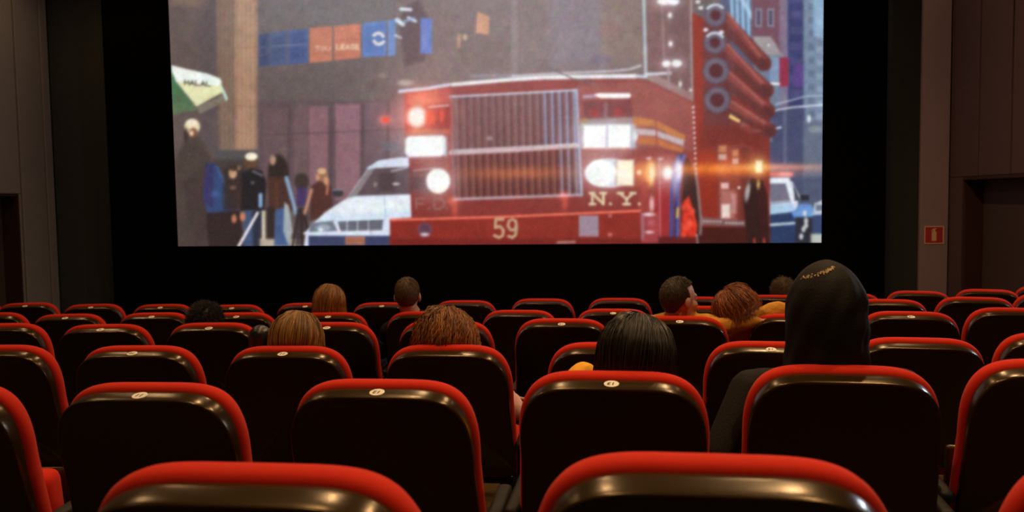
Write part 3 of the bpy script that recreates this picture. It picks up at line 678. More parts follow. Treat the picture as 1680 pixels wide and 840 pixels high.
cs = CV[iy, ix] * (1 - tx) * (1 - ty) + CV[iy, ix + 1] * tx * (1 - ty) + CV[iy + 1, ix] * (1 - tx) * ty + CV[iy + 1, ix + 1] * tx * ty
lin = np.where(cs <= 0.04045, cs / 12.92, ((cs + 0.055) / 1.055) ** 2.4)
zb = SCR['z0l'] * (1 - U) + SCR['z0r'] * U
PX = SCR['x0'] + (SCR['x1'] - SCR['x0']) * U
PZ = zb + (SCR['z1'] - zb) * V_
SV = np.stack([PX.ravel() + 1.126, np.zeros(U.size), PZ.ravel()], 1)
idx = np.arange(NU * NV).reshape(NV, NU)
SF = np.stack([idx[:-1, :-1].ravel(), idx[:-1, 1:].ravel(), idx[1:, 1:].ravel(), idx[1:, :-1].ravel()], 1)
M_FILM = bpy.data.materials.new('projected_film'); M_FILM.use_nodes = True
M_FILM.cycles.emission_sampling = 'NONE'
nt = M_FILM.node_tree; b = nt.nodes['Principled BSDF']
b.inputs['Base Color'].default_value = (0.02, 0.02, 0.02, 1); b.inputs['Roughness'].default_value = 0.9; b.inputs['Specular IOR Level'].default_value = 0.05
at = nt.nodes.new('ShaderNodeAttribute'); at.attribute_name = 'film'
nt.links.new(at.outputs['Color'], b.inputs['Emission Color']); b.inputs['Emission Strength'].default_value = 1.0
scr = empty('cinema_screen', (-1.126, SCR['y'], 0), label='wide lit cinema screen showing a red fire engine in a city street', category='screen')
fm = mesh_fast('projected_picture', SV, SF, [M_FILM], smooth=False)
ca = fm.attributes.new('film', 'FLOAT_COLOR', 'POINT')
ca.data.foreach_set('color', np.concatenate([lin, np.ones((len(lin), 1))], 1).astype(np.float32).ravel())
obj('projected_picture', fm, scr)
obj('backing', box_mesh('backing', (SCR['x0'] + 1.13, 0.004, 1.172), (SCR['x1'] + 1.122, 0.028, SCR['z1'] - 0.003), M_VELVET), scr)
# ------------------------------------------------------------------ seats
SEATS = {  # row: [(number, x, y, dz, yaw)]
1: [(12,-.438,1.065,-.012,-.0478),(13,.18,1.102,-.006,-.0772),(14,.845,1.165,-.025,-.1071)],
2: [(9,-2.305,2.121,-.012,.0494),(10,-1.705,2.101,-.012,.0178),(11,-1.106,2.1,-.012,-.0137),(12,-.495,2.118,-.007,-.0459),(13,.096,2.154,.007,-.077),(14,.691,2.21,.011,-.1085),(15,1.287,2.284,.011,-.1401)],
3: [(8,-2.884,3.218,.003,.0846),(9,-2.285,3.177,.003,.0512),(10,-1.685,3.156,.003,.0178),(11,-1.096,3.155,0,-.0151),(12,-.481,3.175,0,-.0494),(13,.14,3.217,0,-.084),(14,.747,3.278,-.008,-.1181),(15,1.33,3.357,-.008,-.1508),(16,1.921,3.457,-.008,-.1842)],
4: [(7,-3.623,4.36,-.011,.134),(8,-3.027,4.291,-.011,.0985),(9,-2.429,4.242,-.011,.063),(10,-1.843,4.216,-.002,.0282),(11,-1.232,4.209,-.001,-.0079),(12,-.643,4.224,.002,-.0428),(13,-.055,4.26,.005,-.0777),(14,.534,4.316,.007,-.1128),(15,1.132,4.395,.004,-.1484),(16,1.726,4.494,.001,-.1841),(17,2.313,4.614,.001,-.2196)],
5: [(6,-4.505,5.578,-.018,.1995),(7,-3.914,5.471,-.018,.1616),(8,-3.32,5.385,-.018,.1237),(9,-2.702,5.321,-.004,.0845),(10,-2.127,5.282,-.001,.048),(11,-1.531,5.265,-.002,.0104),(12,-.933,5.27,.001,-.0273),(13,-.336,5.298,.003,-.0651),(14,.252,5.347,.001,-.1024),(15,.847,5.42,.006,-.1402),(16,1.438,5.515,.012,-.178),(17,2.025,5.632,.017,-.2159),(18,2.633,5.778,.011,-.2553),(19,3.211,5.94,.011,-.2932)],
6: [(6,-5.012,6.776,-.02,.2492),(7,-4.427,6.64,-.02,.2086),(8,-3.806,6.522,-.02,.1659),(9,-3.194,6.433,-.014,.124),(10,-2.6,6.371,-.014,.0836),(11,-2.015,6.334,.001,.0439),(12,-1.426,6.32,.002,.004),(13,-.807,6.33,.013,-.0379),(14,-.23,6.363,.019,-.077),(15,.346,6.419,.013,-.1161),(16,.943,6.501,.01,-.1569),(17,1.535,6.607,.007,-.1976),(18,2.122,6.737,.003,-.2383),(19,2.704,6.891,0,-.279),(20,3.313,7.08,-.011,-.3222),(21,3.879,7.282,-.011,-.3628)]}
STICKERS = {1: (), 2: (10, 11, 12, 13), 3: (9, 10, 11, 14), 4: (8, 9, 10, 11, 13, 14, 16), 5: (7, 8, 9, 10, 11, 14), 6: (7, 8, 9, 10, 11, 12)}
VISIBLE = {1: (12, 14), 2: (10, 15), 3: (9, 16), 4: (8, 17), 5: (7, 18), 6: (6, 20)}
HT, RECL = 0.52, math.radians(12)
STY = -0.027
OY = -(STY * math.cos(RECL) - HT * math.sin(RECL)); OZ = 0.95 - (STY * math.sin(RECL) + HT * math.cos(RECL))
def back_pt(x, y, h):
    return (x, OY + y * math.cos(RECL) - h * math.sin(RECL), OZ + y * math.sin(RECL) + h * math.cos(RECL))
def outline():
    pts = []
    hc, w, n, m_ = 0.34, 0.238, 5.0, 2.4
    half = []
    for h in np.linspace(0, hc, 9)[:-1]:
        half.append((0.25 - 0.014 * (h / hc), h))
    for t in np.linspace(0, math.pi / 2, 26):
        half.append((w * math.cos(t) ** (2 / n) if t < math.pi / 2 - 1e-6 else 0.0, hc + (HT - hc) * math.sin(t) ** (2 / m_)))
    R = np.array(half)
    L = R[::-1][1:] * np.array([-1, 1])
    return np.concatenate([R, L])
OUT = outline()                       # open, right-bottom -> top -> left-bottom
_c = np.concatenate([OUT, [[-0.12, 0], [0, 0], [0.12, 0]]])
_d = np.roll(_c, -1, 0) - np.roll(_c, 1, 0)
_n = np.stack([-_d[:, 1], _d[:, 0]], 1); _n /= np.linalg.norm(_n, axis=1)[:, None] + 1e-12     # inward (ccw)
def ringed(rings, closing, name, m):
    """rings: list of (inward offset, y or callable(h)); closing: scale rings towards the middle"""
    V = []; n = len(_c); F = []
    def add(P, y):
        for (x, h) in P: V.append(back_pt(x, y(h) if callable(y) else y, h))
    for off, y in rings: add(_c + _n * off, y)
    last = _c + _n * rings[-1][0]; mid = np.array([0, HT * 0.5])
    for s, y in closing: add(mid + (last - mid) * s, y)
    R = len(rings) + len(closing)
    for r in range(R - 1):
        for i in range(n):
            j = (i + 1) % n
            F.append((r * n + i, r * n + j, (r + 1) * n + j, (r + 1) * n + i))
    F.append(tuple((R - 1) * n + i for i in range(n)))
    F.append(tuple(reversed(range(n))))
    me = mesh_np(name, V, F, [m])
    return me
def dep(fr): return lambda h: -0.056 * fr * (0.32 + 0.68 * max(0.0, min(1.0, h / HT)) ** 1.3)
ME_SHELL = ringed([(0.006, 0.010), (0.003, 0.003), (0.0008, 0.0), (0.0, -0.003), (-0.0006, dep(.3)), (-0.0006, dep(.6)), (0.0, dep(.86)), (0.0008, dep(.92)), (0.0024, dep(.965)), (0.005, dep(.99)), (0.009, dep(1.0)), (0.03, dep(1.0))],
                  [(0.8, dep(1.03)), (0.55, dep(1.06)), (0.3, dep(1.08)), (0.1, dep(1.08))], 'back_shell', M_SHELL)
ME_CUSH = ringed([(0.008, 0.001), (0.0, 0.003), (-0.006, 0.008), (-0.009, 0.014), (-0.0105, 0.022), (-0.0095, 0.032), (-0.006, 0.044), (0.002, 0.058), (0.016, 0.072), (0.04, 0.082)],
                 [(0.85, 0.088), (0.6, 0.090), (0.3, 0.088)], 'back_cushion', M_RED)
def seat_pan_meshes(folded):
    bm = bmesh.new(); bm2 = bmesh.new()
    if folded:
        Mx = Matrix.Translation((0, 0.245, 0.365)) @ Matrix.Rotation(math.radians(8), 4, 'X')
        add_box(bm, (-0.205, 0.0, 0.0), (0.205, 0.09, 0.30), 0.03, 3, Mx)
        add_box(bm2, (-0.22, 0.091, 0.01), (0.21, 0.115, 0.285), 0.01, 2, Mx)
    else:
        Mx = Matrix.Translation((0, 0.21, 0.40)) @ Matrix.Rotation(math.radians(4), 4, 'X')
        add_box(bm, (-0.22, 0.0, 0.0), (0.22, 0.44, 0.09), 0.03, 3, Mx)
        add_box(bm2, (-0.225, 0.01, -0.025), (0.225, 0.43, -0.001), 0.01, 2, Mx)
    return bm_mesh('seat_cushion', bm, M_RED, True), bm_mesh('seat_pan', bm2, M_SHELL, True)
PANS = {True: seat_pan_meshes(True), False: seat_pan_meshes(False)}
def frame_mesh(s):
    bm = bmesh.new()
    add_box(bm, (s * 0.272 - 0.018, 0.13, -0.03), (s * 0.272 + 0.018, 0.22, 0.555), 0.006)
    add_box(bm, (s * 0.272 - 0.022, 0.02, -0.03), (s * 0.272 + 0.022, 0.36, 0.012), 0.005)
    add_box(bm, (s * 0.272 - 0.035 * (1 if s > 0 else 0) - 0.0, 0.15, 0.44), (s * 0.272 + 0.035 * (0 if s > 0 else 1), 0.20, 0.50), 0.004)
    return bm_mesh('side_frame', bm, M_FRAME)
ME_FRAME = {s: frame_mesh(s) for s in (-1, 1)}
ME_ARM = {s: box_mesh('armrest', (s * 0.272 - 0.022, 0.08, 0.555), (s * 0.272 + 0.022, 0.40, 0.59), M_FRAME, bevel=0.014, seg=3, smooth=True) for s in (-1, 1)}
def sticker_mesh():
    n = 28; r = 0.019
    V = []; F = []
    for h in (HT + 0.0002, HT + 0.0012):
        for i in range(n):
            a = 2 * math.pi * i / n
            V.append(back_pt(r * math.cos(a), STY + r * math.sin(a), h))
    F = [tuple(range(n, 2 * n))] + [(i, (i + 1) % n, n + (i + 1) % n, n + i) for i in range(n)]
    return mesh_np('number_sticker', V, F, [M_STICK], smooth=False)
ME_STICK = sticker_mesh()
NUMS = {}
def number_mesh(n):
    if n not in NUMS:
        c = bpy.data.curves.new('number', 'FONT')
        c.body = str(n); c.size = 0.021; c.align_x = 'CENTER'; c.align_y = 'CENTER'; c.extrude = 0.0002; c.offset = 0.0004; c.shear = 0.15
        t = bpy.data.objects.new('number', c); COL.objects.link(t)
        dg = bpy.context.evaluated_depsgraph_get()
        me = bpy.data.meshes.new_from_object(t.evaluated_get(dg))
        bpy.data.objects.remove(t); bpy.data.curves.remove(c)
        me.name = 'seat_number'; me.materials.clear(); me.materials.append(M_INK)
        NUMS[n] = me
    return NUMS[n]
NUM_M = Matrix.Translation(back_pt(0, STY, HT + 0.0016)) @ Matrix.Rotation(RECL, 4, 'X') @ Matrix.Rotation(math.pi, 4, 'Z')
ROWNAME = {1: 'nearest row', 2: 'second row', 3: 'third row', 4: 'fourth row', 5: 'fifth row', 6: 'frontmost row'}
ORD = ['leftmost', 'second', 'third', 'fourth', 'fifth', 'sixth', 'seventh', 'eighth', 'ninth', 'tenth', 'eleventh', 'twelfth', 'thirteenth', 'fourteenth', 'fifteenth']
SITTERS = {(2, 13): 'under the black-haired person', (2, 14): 'under the hooded person', (3, 11): 'under the blonde person', (3, 12): 'under the curly ginger person', (4, 10): 'under the black curly-haired person',
           (5, 11): 'under the long-haired ginger person', (5, 12): 'under the short-haired man', (4, 14): 'under the man turning his head', (4, 15): 'under the auburn person', (6, 17): 'under the brown-haired person'}
ROOTS = {}
for k, lst in SEATS.items():
    for (n, x, y, dz, yaw) in lst:
        v0, v1 = VISIBLE[k]
        if v0 <= n <= v1:
            i = n - v0
            pos = 'leftmost' if i == 0 else 'rightmost' if n == v1 else f'{ORD[i]} from left'
        else:
            pos = 'past the left edge' if n < v0 else 'past the right edge'
        occ = (k, n) in SITTERS
        st = n in STICKERS[k]
        lab = (f"red cinema seat {SITTERS[(k, n)]}, {pos} in {ROWNAME[k]}" if occ else f"empty red cinema seat{' with number sticker' if st else ''}, {pos} in {ROWNAME[k]}")
        root = empty('cinema_chair', (x, y, TIER[k] + dz), yaw, label=lab, category='cinema seat', group='cinema seats in ' + ROWNAME[k])
        ROOTS[(k, n)] = root
        obj('back_shell', ME_SHELL, root); obj('back_cushion', ME_CUSH, root)
        sc_, sp_ = PANS[not occ]
        obj('seat_cushion', sc_, root); obj('seat_pan', sp_, root)
        for s in (-1, 1):
            f_ = obj('side_frame', ME_FRAME[s], root); obj('armrest', ME_ARM[s], f_)
        if st:
            s_ = obj('number_sticker', ME_STICK, root, label='round cream number sticker')
            nb = obj('seat_number', number_mesh(n), s_); nb.matrix_local = NUM_M
# ------------------------------------------------------------------ people
def rotm(yaw=0.0, tilt=0.0, nod=0.0):
    return Matrix.Rotation(yaw, 3, 'Z') @ Matrix.Rotation(tilt, 3, 'Y') @ Matrix.Rotation(nod, 3, 'X')

def prim_mesh(bm, p):
    if p[0] == 'ell':
        _, c, r, R, _m = p
        M4 = Matrix.Translation(c) @ R.to_4x4() @ Matrix.Diagonal((*r, 1))
        bmesh.ops.create_icosphere(bm, subdivisions=3, radius=1.0, matrix=M4)
    else:
        _, a, b_, ra, rb, _m = p
        a, b_ = Vector(a), Vector(b_); d = b_ - a; L = d.length
        bmesh.ops.create_icosphere(bm, subdivisions=2, radius=ra, matrix=Matrix.Translation(a))
        bmesh.ops.create_icosphere(bm, subdivisions=2, radius=rb, matrix=Matrix.Translation(b_))
        q = Vector((0, 0, 1)).rotation_difference(d.normalized()).to_matrix().to_4x4()
        bmesh.ops.create_cone(bm, cap_ends=True, segments=20, radius1=ra, radius2=rb, depth=L, matrix=Matrix.Translation((a + b_) / 2) @ q)

def sdf(p, X):
    if p[0] == 'ell':
        _, c, r, R, _m = p
        q = (X - np.array(c)) @ np.array(R)
        return (np.linalg.norm(q / np.array(r), axis=1) - 1) * min(r)
    _, a, b_, ra, rb, _m = p
    a = np.array(a); b_ = np.array(b_); d = b_ - a
    t = np.clip(((X - a) @ d) / (d @ d), 0, 1)
    return np.linalg.norm(X - a - t[:, None] * d, axis=1) - (ra + (rb - ra) * t)

def hand(prims, wrist, d, up_, mi, s=1.0, curl=0.5, side=1):
    """five-fingered hand from the wrist along d, back of the hand facing up_"""
    d = Vector(d).normalized(); up_ = Vector(up_); up_ = (up_ - d * up_.dot(d)).normalized(); sd = d.cross(up_) * side
    w = Vector(wrist); palm = w + d * 0.05 * s
    Rm = Matrix((sd, d, up_)).transposed()
    prims.append(('ell', palm, (0.040 * s, 0.052 * s, 0.016 * s), Rm, mi))
    for i, (off, ln) in enumerate(((-0.030, .068), (-0.010, .078), (0.010, .073), (0.029, .058))):
        k0 = palm + d * 0.042 * s + sd * off * s
        k1 = k0 + (d * math.cos(curl * .5) - up_ * math.sin(curl * .5)) * ln * .5 * s
        k2 = k1 + (d * math.cos(curl * 1.5) - up_ * math.sin(curl * 1.5)) * ln * .5 * s
        prims.append(('cap', k0, k1, 0.0095 * s, 0.0085 * s, mi)); prims.append(('cap', k1, k2, 0.0085 * s, 0.0075 * s, mi))
    t0 = palm - d * 0.02 * s - sd * 0.034 * s; t1 = t0 + (d * .6 - sd * .75 - up_ * .2).normalized() * 0.035 * s; t2 = t1 + (d * .9 - sd * .25 - up_ * .35).normalized() * 0.03 * s
    prims.append(('cap', t0, t1, 0.0115 * s, 0.010 * s, mi)); prims.append(('cap', t1, t2, 0.010 * s, 0.008 * s, mi))

def make_body(name, parent, head, R, mats, arms, hips, sh_c, sh_w=0.185, sex='m', bulk=1.0, voxel=0.0075, lean=0.0, shoulder_r=0.062, legs=None):
    """head: head centre; R: head rotation; sh_c: middle between the shoulder joints; mats: [skin, top, trousers]"""
    hd = Vector(head); P = []
    def H(x, y, z): return hd + R @ Vector((x, y, z))
    P.append(('ell', H(0, -0.012, 0.022), (0.074, 0.094, 0.096), R, 0))
    P.append(('ell', H(0, 0.030, -0.045), (0.056, 0.064, 0.075), R, 0))
    P.append(('ell', H(0, 0.062, -0.095), (0.030, 0.024, 0.020), R, 0))
    P.append(('cap', H(0, 0.086, 0.005), H(0, 0.104, -0.032), 0.008, 0.0125, 0))
    P.append(('ell', H(0, 0.076, 0.022), (0.048, 0.016, 0.011), R, 0))
    P.append(('ell', H(0, 0.086, -0.062), (0.024, 0.010, 0.0085), R, 0))
    for s in (-1, 1):
        P.append(('ell', H(s * 0.078, -0.004, -0.012), (0.010, 0.020, 0.033), R @ Matrix.Rotation(s * 0.35, 3, 'Z') @ Matrix.Rotation(-0.15, 3, 'X'), 0))
        P.append(('ell', H(s * 0.040, 0.052, -0.030), (0.024, 0.028, 0.022), R, 0))
        P.append(('ell', H(s * 0.032, 0.076, 0.004), (0.013, 0.010, 0.010), R, 0))
    sc = Vector(sh_c); hp = Vector(hips)
    neck0 = H(0, -0.022, -0.065)
    P.append(('cap', neck0, sc + Vector((0, 0.0, 0.035)), 0.056 if sex == 'm' else 0.049, 0.062 if sex == 'm' else 0.054, 0))
    # torso
    spine = hp - sc
    ax = spine.normalized(); yv = Vector((0, 1, 0)); xv = Vector((1, 0, 0))
    zc = -ax; xv = (xv - zc * xv.dot(zc)).normalized(); yv = zc.cross(xv)
    T = Matrix((xv, yv, zc)).transposed()
    L = spine.length
    P.append(('ell', sc + ax * L * 0.30, (0.168 * bulk, 0.112 * bulk, L * 0.40), T, 1))
    P.append(('ell', sc + ax * L * 0.62, (0.148 * bulk, 0.108 * bulk, L * 0.36), T, 1))
    P.append(('ell', hp, (0.172 * bulk, 0.120 * bulk, 0.10), T, 2))
    P.append(('cap', sc - xv * (sh_w - 0.02), sc + xv * (sh_w - 0.02), shoulder_r, shoulder_r, 1))
    P.append(('cap', sc + Vector((0, 0, 0.02)), sc - xv * (sh_w - .04), 0.066, 0.055, 1)); P.append(('cap', sc + Vector((0, 0, 0.02)), sc + xv * (sh_w - .04), 0.066, 0.055, 1))
    for s, key in ((-1, 'L'), (1, 'R')):
        shd = sc + xv * s * sh_w
        elb, wr, kind = arms[key]
        elb, wr = Vector(elb), Vector(wr)
        P.append(('cap', shd, elb, 0.056 * bulk, 0.047 * bulk, 1)); P.append(('cap', elb, wr, 0.047 * bulk, 0.034, 1))
        fd = (wr - elb).normalized()
        P.append(('cap', wr - fd * 0.01, wr + fd * 0.02, 0.026, 0.026, 0))
        hand(P, wr + fd * 0.015, fd, Vector((0, 0, 1)) if abs(fd.z) < .85 else Vector((0, -1, 0)), 0, 1.0 if sex == 'm' else .92, 0.6, 1 if s < 0 else -1)
        kz = 0.53
        knee = hp + Vector((s * 0.13, 0.44, kz - hp.z)); ank = knee + Vector((s * 0.01, 0.06, -(kz - 0.10)))
        P.append(('cap', hp + Vector((s * 0.085, 0.02, -0.005)), knee, 0.085, 0.062, 2)); P.append(('cap', knee, ank, 0.060, 0.042, 2))
        P.append(('ell', ank + Vector((0, 0.075, -0.055)), (0.042, 0.125, 0.038), Matrix.Identity(3), 2))
    bm = bmesh.new()
    for p in P: prim_mesh(bm, p)
    me = bpy.data.meshes.new('raw'); bm.to_mesh(me); bm.free()
    t = bpy.data.objects.new('raw', me); COL.objects.link(t)
    md = t.modifiers.new('r', 'REMESH'); md.mode = 'VOXEL'; md.voxel_size = voxel
    sm = t.modifiers.new('s', 'SMOOTH'); sm.factor = 0.5; sm.iterations = 3
    dg = bpy.context.evaluated_depsgraph_get()
    out = bpy.data.meshes.new_from_object(t.evaluated_get(dg))
    bpy.data.objects.remove(t); bpy.data.meshes.remove(me)
    n = len(out.polygons); C = np.zeros(n * 3, np.float32); out.polygons.foreach_get('center', C); C = C.reshape(-1, 3)
    best = np.full(n, 1e9); mi = np.zeros(n, np.int32)
    for p in P:
        d = sdf(p, C)
        if p[-1] == 1: d = d - 0.006          # cloth lies over skin
        w = d < best; best[w] = d[w]; mi[w] = p[-1]
    out.materials.clear()
    for m in mats: out.materials.append(m)
    out.polygons.foreach_set('material_index', mi)
    out.polygons.foreach_set('use_smooth', np.ones(n, bool))
    out.name = 'body'; out.update()
    return obj('body', out, parent)

def tubes(paths, width, vals):
    """paths (N,m,3), width (N,m), vals (N) -> verts, quads, per-vertex value"""
    N, m, _ = paths.shape
    T = np.gradient(paths, axis=1); T /= np.linalg.norm(T, axis=2, keepdims=True) + 1e-9
    ref = np.tile(np.array([0.31, 0.82, 0.48]), (N, m, 1))
    A = np.cross(T, ref); A /= np.linalg.norm(A, axis=2, keepdims=True) + 1e-9
    B = np.cross(T, A)
    k = 3
    ang = np.arange(k) * 2 * np.pi / k
    V = paths[:, :, None, :] + width[:, :, None, None] * (np.cos(ang)[None, None, :, None] * A[:, :, None, :] + np.sin(ang)[None, None, :, None] * B[:, :, None, :])
    idx = np.arange(N * m * k).reshape(N, m, k)
    nx = np.roll(idx, -1, axis=2)
    F = np.stack([idx[:, :-1], nx[:, :-1], nx[:, 1:], idx[:, 1:]], -1).reshape(-1, 4)
    return V.reshape(-1, 3), F, np.repeat(vals, m * k)

def make_hair(parent, head, R, m, style, L=0.3, rad=(0.088, 0.108, 0.108), n=1700, wave=0.0, wave_k=40, flare=0.0, jit=0.006, crown=None, width=0.0011, seed=1, thin=0.0, front=1.05, frizz=0.0, clear_seat=True):
    rg = np.random.default_rng(seed)
    if crown is None: crown = (0.06, 0.32) if style == 'long' else (0.0, -0.25)
    rx, ry, rz = rad
    hd = np.array(head); Rm = np.array(R)
    down = Rm.T @ np.array([0, 0, -1.0])          # gravity in head space
    tc = math.asin(max(-1, min(1, crown[0])))
    def surf(phi, th, lift):
        # direction at polar angle th from a crown leaned back, azimuth phi (0 = face, +y)
        d = np.stack([np.sin(phi) * np.sin(th), np.cos(phi) * np.sin(th), np.cos(th)], -1)
        b = crown[1]; c_, s_ = math.cos(b), math.sin(b)          # lean the crown axis backwards
        y = d[..., 1] * c_ + d[..., 2] * s_; z = -d[..., 1] * s_ + d[..., 2] * c_
        x = d[..., 0] * math.cos(tc) + z * math.sin(tc); z = -d[..., 0] * math.sin(tc) + z * math.cos(tc)
        return np.stack([x * (rx + lift), y * (ry + lift), z * (rz + lift)], -1) + np.array([0, -0.012, 0.015])
    def long_path(phi, th0, ln, lift, mm):
        s = np.linspace(0, 1, mm)[None, :] * ln[:, None]
        r = (rx + ry + rz) / 3
        thend = np.radians(97) - crown[1] * np.cos(phi)
        arc = np.maximum(thend - th0, 0) * r
        th = th0[:, None] + np.minimum(s, arc[:, None]) / r
        P = surf(phi[:, None] + 0 * th, th, lift[:, None] * (0.3 + 0.7 * np.minimum(1, s / 0.06)))
        fall = np.maximum(s - arc[:, None], 0)
        rdir = np.stack([np.sin(phi), np.cos(phi), 0 * phi], -1)[:, None, :]
        # hair hugs the nape a little, then flares
        P = P + fall[..., None] * down[None, None, :] + rdir * (flare * fall * (1 - 0.2 * fall / 0.2))[..., None]
        return P, s
    if style == 'long':
        phi = rg.uniform(0, 2 * np.pi, n)
        th0 = np.arccos(1 - rg.uniform(0, 1, n) * (1 - math.cos(1.75)))
        face = np.cos(phi) > math.cos(front)
        th0 = np.where(face, np.minimum(th0, 0.85), th0)
        # strands over the forehead sweep to the sides
        ph2 = np.where(face, np.sign(np.sin(phi) + 1e-9) * (front + rg.uniform(0, .25, n)), phi)
        ncl = max(20, n // 18)
        cl = rg.integers(0, ncl, n); clo = rg.normal(0, 1, (ncl, 3))
        lift = rg.uniform(-0.004, jit, n) + 0.004 * clo[cl, 2]
        ln = np.maximum(L * rg.uniform(0.86, 1.0, n) - 0.85 * th0 * (rx + ry + rz) / 3, 0.03)
        mm = 14
        P, s = long_path(np.where(face, ph2, phi), th0, ln, lift, mm)
        u = s / L
        ph = clo[cl, 0] * 3
        wv = wave * np.minimum(1, s / 0.10)
        P += np.stack([np.sin(s * wave_k + ph[:, None]) * wv, np.cos(s * wave_k * .9 + ph[:, None] + 1) * wv, np.sin(s * wave_k * 1.1 + 2 * ph[:, None]) * wv * .5], -1)
        P += (clo[cl][:, None, :] * np.array([0.006, 0.006, 0.002])) * u[..., None]
        P += rg.normal(0, 0.0025 + frizz, (n, 1, 3)) * u[..., None] + (rg.normal(0, frizz * .25, (n, mm, 3)) if frizz else 0)
        W = width * (1 - 0.75 * (np.linspace(0, 1, mm) ** 3))[None, :] * rg.uniform(.7, 1.5, n)[:, None]
        vals = np.clip(0.48 + 0.30 * clo[cl, 1] + rg.normal(0, .16, n), 0, 1)
        # under layer: closed drape
        gp = np.linspace(front, 2 * np.pi - front, 64); mm2 = 22
        Pu, _ = long_path(gp, np.full(64, 0.02), np.full(64, L * 0.93), np.full(64, -0.006), mm2)
        gp2 = np.linspace(-front, front, 20)
        Pu2 = surf(gp2[:, None] + 0 * np.linspace(0, 1, 8)[None, :], 0.02 + 0.9 * np.linspace(0, 1, 8)[None, :] + 0 * gp2[:, None], -0.006)
        extra = [(Pu, mm2), (Pu2, 8)]
    else:  # short
        phi = rg.uniform(0, 2 * np.pi, n)
        tmax = (thin if thin else 1.72) + 0.80 * np.clip(-np.cos(phi), 0, 1)
        th0 = np.arccos(1 - rg.uniform(0, 1, n) * (1 - np.cos(tmax)))
        face = np.cos(phi) > math.cos(front)
        th0 = np.where(face, np.minimum(th0, 0.95), th0)
        mm = 4
        sl = np.linspace(0, 1, mm)[None, :]
        ln = L * rg.uniform(.6, 1.1, n) * np.clip(1.45 - th0 * 0.62, 0.3, 1.0)
        N0 = surf(phi, th0, 0 * phi); N1 = surf(phi, th0, 0 * phi + 1.0); nn = N1 - N0; nn /= np.linalg.norm(nn, axis=1, keepdims=True)
        Pt = surf(phi, th0 + 0.15, 0 * phi) - N0; Pt /= np.linalg.norm(Pt, axis=1, keepdims=True) + 1e-9
        dirn = nn * (0.35 + frizz * 20) + Pt * 0.9 + rg.normal(0, .22 + frizz * 20, (n, 3)); dirn /= np.linalg.norm(dirn, axis=1, keepdims=True)
        P = N0[:, None, :] - nn[:, None, :] * 0.003 + dirn[:, None, :] * (ln[:, None] * sl)[..., None]
        if wave: P += rg.normal(0, wave, (n, mm, 3)) * sl[..., None]
        W = width * (1 - 0.6 * sl) * rg.uniform(.8, 1.3, n)[:, None]
        vals = np.clip(rg.normal(.5, .22, n), 0, 1)
        gp = np.linspace(front, 2 * np.pi - front, 60)
        tmx = (thin if thin else 1.72) + 0.80 * np.clip(-np.cos(gp), 0, 1)
        Pu = surf(gp[:, None] + 0 * np.zeros((1, 16)), 0.02 + np.linspace(0, 1, 16)[None, :] * (tmx - .02)[:, None], -0.003)
        gp2 = np.linspace(-front, front, 20)
        Pu2 = surf(gp2[:, None] + np.zeros((1, 8)), np.linspace(0.02, .95, 8)[None, :] + 0 * gp2[:, None], -0.003)
        extra = [(Pu, 16), (Pu2, 8)]
    V, F, A = tubes(P, W, vals)
    Vs, Fs, As = [V], [F], [A]; base = len(V)
    for Pu, mq in extra:
        nn_ = Pu.shape[0]; idx = np.arange(nn_ * mq).reshape(nn_, mq) + base
        Vs.append(Pu.reshape(-1, 3)); As.append(np.full(nn_ * mq, 0.25))
        Fs.append(np.stack([idx[:-1, :-1].ravel(), idx[1:, :-1].ravel(), idx[1:, 1:].ravel(), idx[:-1, 1:].ravel()], 1)); base += nn_ * mq
    V = np.concatenate(Vs) @ Rm.T + hd
    # hair lies in front of the seat back, never inside it
    yb = OY + 0.096 * math.cos(RECL) - (V[:, 2] - OZ - 0.096 * math.sin(RECL)) * math.tan(RECL)
    ease = np.clip((0.965 - V[:, 2]) / 0.05, 0, 1) * (np.abs(V[:, 0]) < 0.27) * (1.0 if clear_seat else 0.0)
    V[:, 1] += np.maximum(yb - V[:, 1] + 0.002 * RNG.random(len(V)), 0) * ease
    me = mesh_fast('hair', V, np.concatenate(Fs), [m])
    a = me.attributes.new('strand', 'FLOAT', 'POINT'); a.data.foreach_set('value', np.concatenate(As).astype(np.float32))
    return obj('hair', me, parent)

M_SKIN = mat('skin', (0.52, 0.27, 0.18), 0.5, 0.4, noise=((0.46, 0.22, 0.15), 25))
M_DARKCLOTH = mat('black_cotton', (0.010, 0.008, 0.007), 0.9, 0.2, noise=((0.007, 0.006, 0.005), 40), bump=(180, .3, .002))
M_LEATHER = mat('black_leather', (0.010, 0.009, 0.009), 0.35, 0.6, bump=(60, .4, .004))
M_TROUSER = mat('dark_denim', (0.02, 0.024, 0.04), 0.85, 0.2)
M_PINK = mat('pale_pink_knit', (0.62, 0.36, 0.32), 0.9, 0.2, bump=(250, .5, .003))
M_MUSTARD = mat('mustard_cloth', (0.62, 0.30, 0.045), 0.85, 0.2, noise=((0.5, 0.23, 0.03), 14), bump=(22, .6, .02))
M_YELLOW = mat('yellow_cloth', (0.85, 0.42, 0.04), 0.85, 0.2, bump=(25, .4, .01))
M_HOOD = mat('black_hoodie_cloth', (0.0065, 0.0048, 0.0036), 0.72, 0.16, noise=((0.0045, 0.0034, 0.0026), 30), bump=(160, .4, .003))
M_PRINT = mat('cream_print', (0.40, 0.28, 0.15), 0.7)
M_CORD = mat('grey_cord', (0.35, 0.33, 0.32), 0.8)
